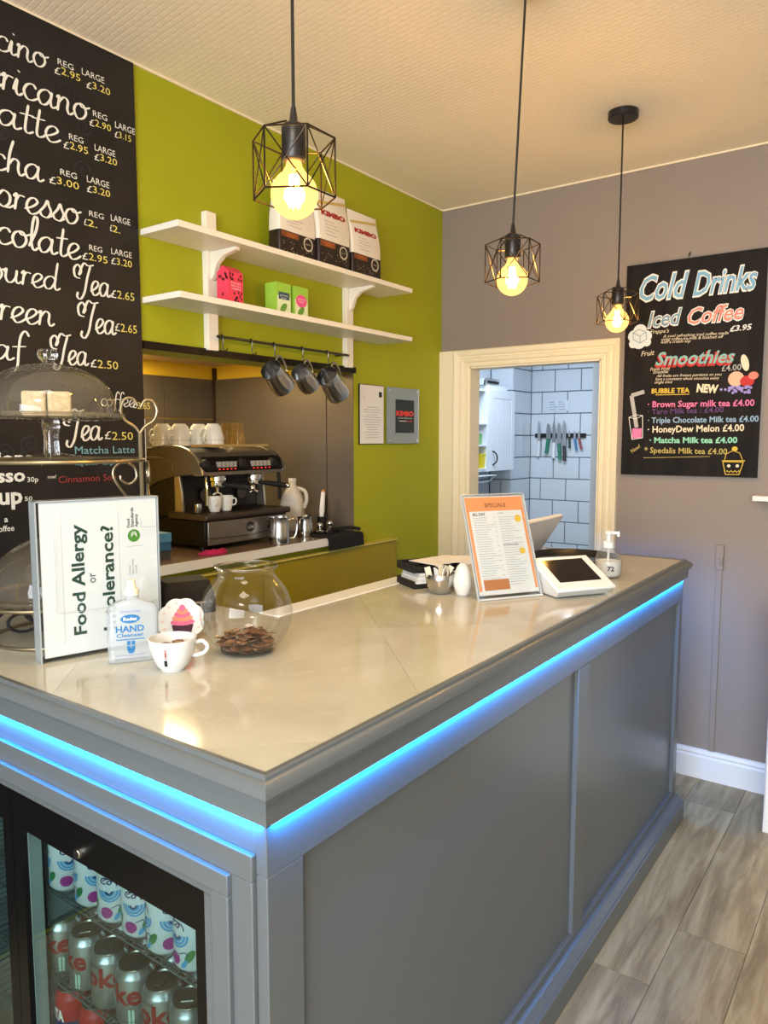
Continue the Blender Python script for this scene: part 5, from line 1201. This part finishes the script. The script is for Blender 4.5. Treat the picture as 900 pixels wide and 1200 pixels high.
for s, x0, y0, x1, cap in (('REG', 67.6, 76, 86, 7.5), ('LARGE', 96, 88, 122, 8), ('REG', 109, 137, 125.5, 7.5), ('LARGE', 135, 150.5, 158, 8), ('REG', 81, 164, 97.5, 7.5), ('LARGE', 111, 177, 135, 8),
        ('REG', 70.7, 205.5, 90, 7.5), ('LARGE', 102, 214, 128, 8), ('REG', 104.5, 254, 121.5, 7), ('LARGE', 130, 259.5, 152.5, 8), ('REG', 104.6, 294, 119.8, 7), ('LARGE', 130.4, 298.5, 154.3, 7.5)):
    chalk(LW, s, x0, y0 - 1.2, x1, cap * .92)
for s, x0, y0, x1, cap in (('2.95', 64, 85.5, 94, 8.5), ('3.20', 101.4, 102.5, 129, 8), ('2.90', 105, 146.5, 130, 8), ('3.15', 134.5, 160.5, 153.5, 7.5), ('2.95', 74.6, 173, 103, 8.5), ('3.20', 110.8, 187, 137, 8),
        ('3.00', 57.8, 214, 92.5, 8.5), ('3.20', 102, 224.5, 129, 8), ('2.', 98.6, 263.5, 114, 8), ('2.', 129, 270.5, 141, 8), ('2.95', 96.6, 303.5, 126, 8.5), ('3.20', 130.4, 309, 154.6, 8),
        ('2.65', 130.4, 348.5, 157.5, 9.5), ('2.65', 135, 387.5, 160.5, 9.5), ('2.50', 106.3, 430, 138.5, 9.5), ('2.65', 156, 478, 176, 8), ('2.50', 123, 514.5, 156, 9.5)):
    f = .26; chalk(LW, '\u00a3', x0, y0, x0 + (x1 - x0) * (f - .04), cap); chalk(LY, s, x0 + (x1 - x0) * f, y0 + 1, x1, cap)
chalk(LB, 'Matcha Latte', 88, 532, 158, 9); chalk(LB, 'Reg \u00a33.00   Large \u00a34.00', 88, 545.5, 150, 4.5)
chalk(LR, 'Cinnamon Soy', 68.5, 566, 137, 8); chalk(LW, 'new!', 56, 561, 66, 4.5)
for s, x0, y0, x1, cap in (('ADDITIONS', -60, 546, 39, 12), ('ESPRESSO', -65, 568, 30, 12), ('SYRUP', -40, 594, 27, 15)):
    chalk(LW, s.lower(), x0, y0, x1, cap * 1.35, .03)
for s, x0, y0, x1, cap in (('50p', 40, 544, 51.5, 6), ('30p', 32, 565, 45, 6), ('50', 29, 587, 38, 5), ('a', 5, 612, 9.5, 7), ('coffee', -6, 624, 17, 7)): chalk(LW, s, x0, y0, x1, cap, .01)
rnd = random.Random(21)
for k in range(64):
    O_ = Vector((XC + .0004, .85 + rnd.random() * .66, 1.15 + rnd.random() * 1.45)); r = rnd.uniform(.014, .034); s = rnd.choice((-1, 1)); a0 = rnd.random() * 6
    ribbon(LS, [(r * (1 - u / 11) * math.cos(a0 + s * u), r * (1 - u / 11) * math.sin(a0 + s * u)) for u in [v_ * .6 for v_ in range(17)]], .0042, O_, UY, UZ, 1.0, 1)
for mb, nm, m in ((LS, 'swirl_print', M_swirl), (LW, 'white_lettering', M_chalkw), (LY, 'yellow_lettering', M_chalky), (LB, 'blue_lettering', mat('blue_chalk', (120, 170, 180), .8)), (LR, 'red_lettering', mat('red_chalk', (150, 60, 60), .8))):
    mb.build(nm, m, t, world=True, smooth=False, fix=False)

# ------------------------------------------------------------------ cold drinks board on the back wall
a, b = at(735, 312, 'Y', YB - .02), at(886, 560, 'Y', YB - .02)
bx0, bx1, bz0, bz1 = a.x, at(900, 420, 'Y', YB - .02).x - .004, b.z, a.z
bx1 = at(893.5, 420, 'Y', YB - .02).x
t = thing('cold_drinks_board', 'black chalk board with coloured cold drinks menu hanging on the grey wall', 'menu board', ((bx0 + bx1) / 2, YB, bz0))
MB().box((bx0, YB - .02, bz0), (bx1, YB - .002, bz1)).build('board', mat('board_black', (20, 18, 18), .7, spec=.2, noise=(7, (32, 29, 28), 6, (3, 1, .6)), bump=(30, .05)), t, world=True, smooth=False)
MB().tube(smoothpts([((bx0 + bx1)/2 - .02, YB - .001, bz1 + .025), ((bx0 + bx1)/2 - .02, YB - .016, bz1 + .022), ((bx0 + bx1)/2 - .02, YB - .018, bz1 + .008)], 4), .003, 6).build('hook', M_dsteel, t, world=True)
YP = YB - .0206
BM = {}; BN = [0]
def bl(c, lay=0):
    BN[0] = (BN[0] + 1) % 24
    k = (c, lay)
    if k not in BM: BM[k] = MB()
    return BM[k]
def bpt(px, py, lay=0): return at(px, py, 'Y', YP - .0004 * lay - 1.2e-5 * BN[0])
def btext(c, s, x0, y0, x1, y1, cap, bold=.0, shear=.0, lay=0):
    O_, E_ = bpt(x0, y0, lay), bpt(x1, y1, lay); U_ = (E_ - O_); w_ = U_.length; U_.normalize(); put_text(bl(c, lay), s, O_, U_, Vector((-U_.z, 0, U_.x)), bpt(x0, y0 - cap, lay).z - O_.z, w_, bold, shear)
def outl(c, oc, s, x0, y0, x1, y1, cap, shear=.3, bold=.05):
    btext(oc, s, x0 - .8, y0 + .5, x1 + .8, y1 + .5, cap * 1.03, bold + .0, shear, 0); btext(c, s, x0, y0, x1, y1, cap, bold - .04, shear, 1)
outl('sky', 'white', 'Cold', 749.5, 352.5, 806, 347, 28); outl('sky', 'white', 'Drinks', 812, 346.5, 887, 337.5, 27)
outl('steel', 'white', 'Iced', 759, 384, 799, 379, 18); outl('salmon', 'white', 'Coffee', 806, 380, 871, 373.5, 18.5)
btext('white', '\u00a33.95', 855, 388.5, 881, 386, 6.5, .02, .2)
for s, x0, y0, x1, y1, cap in (("Frappe's", 762, 391, 784, 389.5, 4.5), ('A cool refreshing iced coffee made', 777, 395.7, 853.6, 391.6, 3.4), ('using coffee,ice,milk & finished off', 775, 399.3, 848, 396, 3.4), ('with a cream top', 774.4, 402.6, 809, 401, 3.4),
        ('Fruit', 751.4, 417.7, 767, 415.8, 6), ('Fresh Fruit', 762, 434.7, 785, 433.5, 4), ('Smoothie', 765, 438, 783, 437, 3.6), ('All fruits are frozen portions so you', 769.5, 442, 845.7, 440, 3.2), ('have a consistent whole smoothie every', 768, 445.7, 842.8, 444.5, 3.2), ('single time', 767, 449.5, 787.7, 449, 3.2)): btext('cream', s, x0, y0, x1, y1, cap, .0, .25)
btext('red', 'Smoothies', 767, 430, 860, 426.5, 15, .06, .3, 0); btext('teal', 'Smoothies', 768, 428, 861, 424.5, 15, .02, .3, 1)
btext('grey', '\u00a34.00', 845.7, 435, 868.6, 433.5, 7, .01)
btext('yellow', 'BUBBLE TEA', 763.5, 461, 808, 460, 5.5, .03); btext('cream', 'NEW', 816, 459, 841, 460.5, 9, .05)
line(bl('yellow'), bpt(768, 462.8), bpt(808, 462), .003, UY)
for c, s, x0, y0, x1, y1, cap, b_ in (('pink', '\u00b7 Brown Sugar milk tea \u00a34.00', 759, 477.3, 884, 475.5, 7, .018), ('purple', '\u00b7 Taro Milk tea : \u00a34.00', 759, 485.5, 848, 483, 6, .01), ('powder', '\u00b7 Triple Chocolate Milk tea \u00a34.00', 759, 495.8, 889, 494, 6.5, .02),
        ('cream', '\u00b7 HoneyDew Melon \u00a34.00', 759, 507, 872, 505, 7.5, .02), ('mint', '\u00b7 Matcha Milk tea \u00a34.00', 761, 519, 864, 519, 6.5, .03), ('khaki', '* Spedalis Milk tea \u00a34.00', 755, 530.5, 852, 532.5, 6.5, .01), ('khaki', 'New!', 741, 531, 751, 524, 4.5, .01)):
    btext(c, s, x0, y0, x1, y1, cap, b_)
line(bl('khaki'), bpt(754, 536.5), bpt(832, 535), .0022, UY)
def bdisc(c, px, py, r, r2=None, lay=0, a_=0): 
    k = bpt(px + 1, py, lay).x - bpt(px, py, lay).x; U_ = Vector((math.cos(a_), 0, math.sin(a_))); disc(bl(c, lay), bpt(px, py, lay), U_, Vector((-U_.z, 0, U_.x)), r * k, (r2 or r) * k, 16)
def bline(c, pts, w=.9, lay=1):
    for p_, q_ in zip(pts, pts[1:]): line(bl(c, lay), bpt(*p_, lay), bpt(*q_, lay), w * .0036, UY)
for px, py, r in ((750, 388, 8), (743, 394, 7), (757, 394, 7), (749, 401, 8), (742, 403, 5), (758, 401, 5)): bdisc('ice', px, py, r)
bline('steel', [(742, 390), (749, 386), (757, 389), (758, 397), (750, 402), (742, 398), (742, 390)]); bline('steel', [(742, 390), (750, 394), (757, 389)]); bline('steel', [(750, 394), (750, 402)])
bdisc('cream', 873, 425, 4.5, 11, a_=.25); bdisc('peach', 862.5, 444, 9.5); bdisc('red', 875.5, 446.5, 8.5, 7, 1); bdisc('salmon', 883, 440, 6, 5, 1); bdisc('red', 875, 446, 2.5, 2, 2)
rnd = random.Random(4)
for k in range(34): bdisc('violet', rnd.uniform(853, 880), rnd.uniform(452.5, 461), 1.7, lay=2 + k % 2)
for px in (845, 850): bdisc('violet', px, 456.5, 1.6)
bline('grey', [(755, 459), (740, 463.5), (746, 501)], 5.0, 0)
bline('white', [(737, 489), (740.5, 515), (753, 513), (753, 487)], .8); bline('white', [(737, 489), (745, 486), (753, 487), (745, 491), (737, 489)], .6)
rect(bl('pink', 0), bpt(740.5, 513.5), (bpt(751.5, 513) - bpt(740.5, 513)), UZ, 1, .045)
bline('yellow', [(847, 541), (850, 556), (866, 556), (871, 541.5), (847, 541)], .9); bline('yellow', [(846, 540), (873, 540)], 1.2); bline('yellow', [(849, 539), (851, 532), (859, 528), (867, 531), (870, 539)], .8)
bdisc('yellow', 861, 526, 3.5, 3); bdisc('cream', 854, 546, 2, lay=1); bdisc('cream', 864, 546, 2, lay=1)
for k in range(7): bdisc('yellow', 852 + 2.3 * k, 552 + (k % 2), .9, lay=1)
BC = dict(sky=(120, 170, 200), white=(226, 226, 220), steel=(110, 146, 168), salmon=(220, 130, 116), cream=(226, 214, 186), teal=(130, 176, 172), red=(186, 52, 52), grey=(170, 170, 168), yellow=(210, 180, 70), pink=(228, 120, 166), purple=(98, 66, 120),
          powder=(140, 172, 200), mint=(140, 208, 178), khaki=(186, 170, 96), ice=(206, 218, 224), peach=(226, 178, 150), violet=(150, 140, 206))
for (c, lay), mb in BM.items():
    mb.build(c + '_drawing', mat('board_' + c, BC[c], .8), t, world=True, smooth=False, fix=False)

# ------------------------------------------------------------------ grey wall: cable cover, small shelf, cabinet at the right edge
t = thing('cable_cover', 'narrow grey painted strip with a latch running down the back wall', 'cable cover', (-.685, YB, .14))
pa, pb = at(838, 655, 'Y', YB), at(845, 655, 'Y', YB)
cx = (at(843, 660, 'Y', YB).x + at(834.5, 870, 'Y', YB).x) / 2
MB().box((cx - .012, YB - .009, .137), (cx + .012, YB, 1.035)).build('strip', M_grey, t, world=True, bevel=.001)
MB().box((cx - .015, YB - .016, .975), (cx + .017, YB, 1.085)).box((cx + .004, YB - .024, 1.0), (cx + .016, YB - .016, 1.03)).build('latch', M_grey, t, world=True, bevel=.002)
p = at(883.5, 583.5, 'Y', YB - .05)
t = thing('ledge_shelf', 'small white ledge on the grey wall below the cold drinks board', 'shelf', (p.x + .25, YB, p.z))
MB().box((0 - .25, -.09, -.011), (.35, 0, .011)).build('shelf_board', M_white, t, bevel=.002); MB().box((.1, -.07, -.05), (.115, -.001, -.0115)).build('bracket', M_white, t, smooth=False)
p = at(893, 975, 'Z', 0); zt = at(898, 722, 'Y', p.y).z
t = thing('side_cabinet', 'white cabinet with an oak top at the right edge of the picture', 'cabinet', (p.x + .3, p.y, 0))
MB().box((-.30, 0, 0), (.40, .33, zt - .026)).build('body', M_white, t, bevel=.002); MB().box((-.31, -.012, zt - .025), (.41, .335, zt)).build('cabinet_top', M_oak, t, bevel=.003)
for x0 in (-.295, .055): 
    d = MB().box((x0, -.016, .06), (x0 + .34, 0, zt - .035)).build('door', M_white, t, bevel=.002); MB().tube([(x0 + .30, -.016, .6), (x0 + .30, -.036, .6), (x0 + .30, -.036, .72), (x0 + .30, -.016, .72)], .004, 6).build('handle', M_steel, d)

# ------------------------------------------------------------------ kitchen fittings
M_kw = mat('kitchen_white', (222, 230, 236), .35); M_kin = mat('cupboard_inside', (60, 66, 70), .6)
XF = -2.90; y0, y1, y2, z0, z1 = 4.85, 5.500, 5.985, 1.285, 1.962
t = thing('wall_cupboard', 'white wall cupboard with open shelves and a panelled door in the kitchen', 'cupboard', (-3.05, 5.4, z0))
MB().box((-3.199, y0, z0), (XF - .02, y0 + .018, z1)).box((-3.199, y1 - .02, z0), (XF, y1, z1)).box((-3.199, y2 - .018, z0), (XF - .02, y2, z1)).box((-3.199, y0 + .018, z1 - .018), (XF - .02, y2 - .018, z1)).box((-3.199, y0 + .018, z0), (XF - .02, y2 - .018, z0 + .02)).build('body', M_kw, t, world=True, bevel=.002)
MB().box((-3.199, y0 + .018, z0 + .02), (-3.19, y1 - .02, z1 - .018)).build('back_board', M_kin, t, world=True, smooth=False)
zs = [at(560, 495, 'X', XF).z, at(560, 521, 'X', XF).z]
for z in zs: MB().box((-3.19, y0 + .018, z - .016), (XF - .006, y1 - .021, z)).build('shelf_board', M_kw, t, world=True, bevel=.001)
MB().box((-3.19, y0 + .018, z0 + .02), (XF - .006, y1 - .021, z0 + .026)).build('shelf_board', M_kw, t, world=True, smooth=False)
d = MB().box((XF - .02, y1 + .006, z0), (XF - .005, y2, z1)).box((XF - .005, y1 + .006, z0), (XF, y1 + .066, z1)).box((XF - .005, y2 - .06, z0), (XF, y2, z1)).box((XF - .005, y1 + .066, z1 - .07), (XF, y2 - .06, z1)).box((XF - .005, y1 + .066, z0), (XF, y2 - .06, z0 + .07)).build('door', M_kw, t, world=True, bevel=.001)
n = 7; wv = (y2 - .06 - y1 - .066) / n
for k in range(n): MB().box((XF - .005, y1 + .067 + wv * k, z0 + .071), (XF - .0025, y1 + .066 + wv * (k + 1) - .003, z1 - .071)).build('slat', M_kw, d, world=True, smooth=False)
yh = at(578, 535, 'X', XF).y
MB().tube(smoothpts([(XF, yh - .01, 1.335), (XF + .022, yh + .01, 1.36), (XF + .03, yh + .016, 1.39), (XF + .022, yh + .01, 1.43), (XF, yh - .01, 1.455)], 4), .006, 8).build('handle', M_blackm, d, world=True)
# cupboard contents
yy = at(561, 480, 'X', -3.0).y
for k in range(9):
    o = tag(MB().lathe([(0, 0), (.05, 0), (.095, .008), (.095, .011), (.05, .004), (0, .004)], 20).build('plate', M_china, None), 'white plate, %s from the bottom of the stack in the kitchen cupboard' % (ORD + ['eighth', 'ninth'])[k], 'plate', 'plates stacked in the kitchen cupboard')
    o.location = (-3.03, yy + .10, zs[0] + .001 + .0125 * k)
o = tag(MB().lathe([(0, 0), (.055, 0), (.06, .01), (.06, .12), (.055, .125), (.02, .13), (0, .145)], 24).build('lidded_pot', M_china, None), 'white lidded pot beside the plates in the kitchen cupboard', 'pot'); o.location = (-3.02, yy - .09, zs[0] + .001)
o = thing('storage_jar', 'green jar with white lid on the middle shelf of the kitchen cupboard', 'jar', (-3.0, yy - .02, zs[1] + .001))
MB().lathe([(0, 0), (.05, 0), (.052, .01), (.052, .09), (0, .09)], 20).build('jar_body', mat('green_jar', (120, 170, 110), .4), o); MB().cyl((0, 0, .0905), .054, .025, 20).build('lid', M_white, o)
o = tag(MB().box((-.05, -.07, 0), (.05, .07, .10)).build('storage_tub', mat('grey_tub', (150, 160, 160), .5), None, bevel=.006), 'pale grey tub beside the green jar in the kitchen cupboard', 'tub'); o.location = (-3.02, yy + .16, zs[1] + .001)
o = thing('yellow_tub', 'yellow tub on the bottom shelf of the kitchen cupboard', 'tub', (-2.975, yy - .03, z0 + .027))
loft(MB(), [rrect(.10, .12, 0, .01), rrect(.12, .15, .11, .01)]).build('tub_body', mat('yellow_plastic', (220, 200, 30), .4), o, angle=50); loft(MB(), [rrect(.126, .156, .1105, .01), rrect(.126, .156, .122, .01)]).build('lid', mat('yellow_plastic', (0, 0, 0)), o)
o = tag(MB().box((-.05, -.05, 0), (.05, .05, .14)).build('storage_tub', mat('brown_box', (116, 92, 50), .6), None, bevel=.004), 'brown box beside the yellow tub in the kitchen cupboard', 'box'); o.location = (-3.02, yy + .16, z0 + .027)
o = tag(MB().box((-.09, -.17, 0), (.09, .17, .035)).build('flat_box', M_kw, None, bevel=.003), 'flat white box on top of the kitchen cupboard', 'box'); o.location = (-3.0, at(573, 450, 'X', -3.0).y, z1 + .0005)
o = thing('steel_pan', 'steel tray on the flat white box above the kitchen cupboard', 'pan', (-3.0, at(567, 446, 'X', -3.0).y, z1 + .037))
loft(MB(), [rrect(.14, .24, 0, .02), rrect(.17, .28, .05, .02), rrect(.18, .29, .052, .02)]).build('pan_body', M_steel, o, angle=50); MB().box((.086, -.06, .012), (.092, .10, .03)).build('handle', M_blackm, o, smooth=False)
# rack under the cupboard
t = thing('plate_rack', 'thin white wire rack below the kitchen cupboard', 'rack', (-3.0, 5.3, 1.27))
b = MB(); ya, yb = 4.95, at(582, 556, 'X', -2.86).y; zr = at(575, 557, 'X', -2.86).z
b.box((-3.19, ya, zr - .006), (-2.86, yb, zr)); b.build('tray', M_kw, t, world=True, smooth=False)
MB().tube([(-2.87, ya, zr - .05), (-2.87, yb - .12, zr - .05), (-2.87, yb - .02, zr - .008)], .006, 6).tube([(-2.9, ya, zr - .075), (-2.9, yb - .2, zr - .075), (-2.9, yb - .14, zr - .05)], .006, 6).tube([(-3.19, yb - .03, zr - .008), (-3.19, yb - .03, 1.285)], .005, 6).build('wire', M_steel, t, world=True)
# magnetic rack and knives
a, b = at(627, 510.5, 'Y', YK - .02), at(686, 510.5, 'Y', YK - .02)
t = tag(MB().box((a.x, YK - .020, a.z - .020), (b.x, YK - .0005, a.z + .020)).build('knife_rack', M_blackm, None, bevel=.002), 'black magnetic strip holding knives on the kitchen tiles', 'rack')
YN = YK - .024
KN = [(445, 375, 503, 590, 'white', 8, -6, 'white handled narrow knife, leftmost on the magnetic strip'), (503, 390, 485, 573, 'green', 12, -14, 'green handled curved chef knife, second from the left on the strip'), (535, 380, 510, 600, 'white', 9, -2, 'white handled knife between the two green handled ones'),
      (566, 385, 515, 610, 'green', 12, 6, 'green handled straight chef knife in the middle of the strip'), (596, 370, 530, 618, 'black', 10, 4, 'longest knife with black handle right of the green handled one'), (628, 435, 475, 540, 'black', 5, 2, 'small black handled paring knife'),
      (660, 435, 487, 552, 'blue', 6, 12, 'small blue handled paring knife'), (686, 438, 485, 548, 'red', 6, 16, 'small red handled knife, rightmost on the strip')]
HC = dict(white=(226, 232, 236), green=(20, 116, 92), black=(24, 26, 28), blue=(50, 120, 170), red=(140, 66, 60))
def kp(cx_, cy_): return at(545 + cx_ / 5.143, 420 + cy_ / 5.143, 'Y', YN)
for x, yt, ym, yb, hc, wd, lean, lab in KN:
    T_, M2, B_ = kp(x, yt), kp(x, ym), kp(x + lean, yb); w_ = wd * .00115 * 1.55
    t = thing('kitchen_knife', lab, 'knife', (M2.x, YN, M2.z)); hh = T_.z - M2.z; 
    MB().prism([(-w_, 0), (w_, 0), (w_ * .95, hh * .55), (w_ * .35, hh * .9), (-w_ * .55, hh), (-w_, hh * .7)], -.001, .001, 'Y').build('blade', mat('knife_steel', (170, 176, 182), .3, .8), t, smooth=False)
    dx, dz = B_.x - M2.x, B_.z - M2.z; m_ = mat('handle_' + hc, HC[hc], .4)
    MB().tube([(0, 0, .004), (dx * .4, 0, dz * .35), (dx * .7, 0, dz * .75), (dx, 0, dz)], [w_ * .7 + .003, w_ * .6 + .005, w_ * .6 + .004, w_ * .6 + .006], 8).build('handle', m_, t)
# notice on the tiles, cord
a, b = at(545 + 498/5.143, 420 + 318/5.143, 'Y', YK - .002), at(545 + 625/5.143, 420 + 252/5.143, 'Y', YK - .002)
t = thing('tile_notice', 'faint printed notice stuck on the tiles above the knives', 'notice', (a.x, YK - .002, a.z)); w, h = b.x - a.x, b.z - a.z
MB().box((0, -.0005, 0), (w, .0015, h)).build('sheet', mat('notice_paper', (204, 216, 226), .4), t, smooth=False)
q = MB()
for k in range(4):
    for c_ in (0, 1): rect(q, Vector((w * (.06 + .46 * c_), -.001, h * (.84 - .24 * k))), UX, UZ, w * random.uniform(.2, .44), h * .05)
q.build('small_print', mat('notice_ink', (96, 106, 120), .6), t, smooth=False, fix=False)
t = thing('pull_cord', 'thin dark pull cord hanging by the kitchen tiles near the doorway edge', 'cord', (at(697.5, 483, 'Y', YK - .03).x, YK - .03, at(697.5, 483, 'Y', YK - .03).z))
MB().tube([(0, 0, .02), (0, 0, ZC - t.location.z)], .003, 6).build('cord', M_ink, t); MB().lathe([(0, -.025), (.010, -.02), (.012, 0), (.004, .022), (0, .022)], 12).build('pull', M_ink, t)
# flat print is joined per colour and surface
for o in bpy.data.objects:
    if o.type == 'MESH' and o.parent and any(k in o.name for k in ('lettering', '_print', 'pattern', '_drawing', 'dotted_rules', 'picture_stripes', 'logo_arcs', 'printed_border', 'printed_icing', 'yellow_sticker', 'small_print', 'orange_border', 'green_leaf', 'purple_disc', 'green_chart')) and not o.name.startswith('printed_base'):
        o['kind'] = 'stuff'
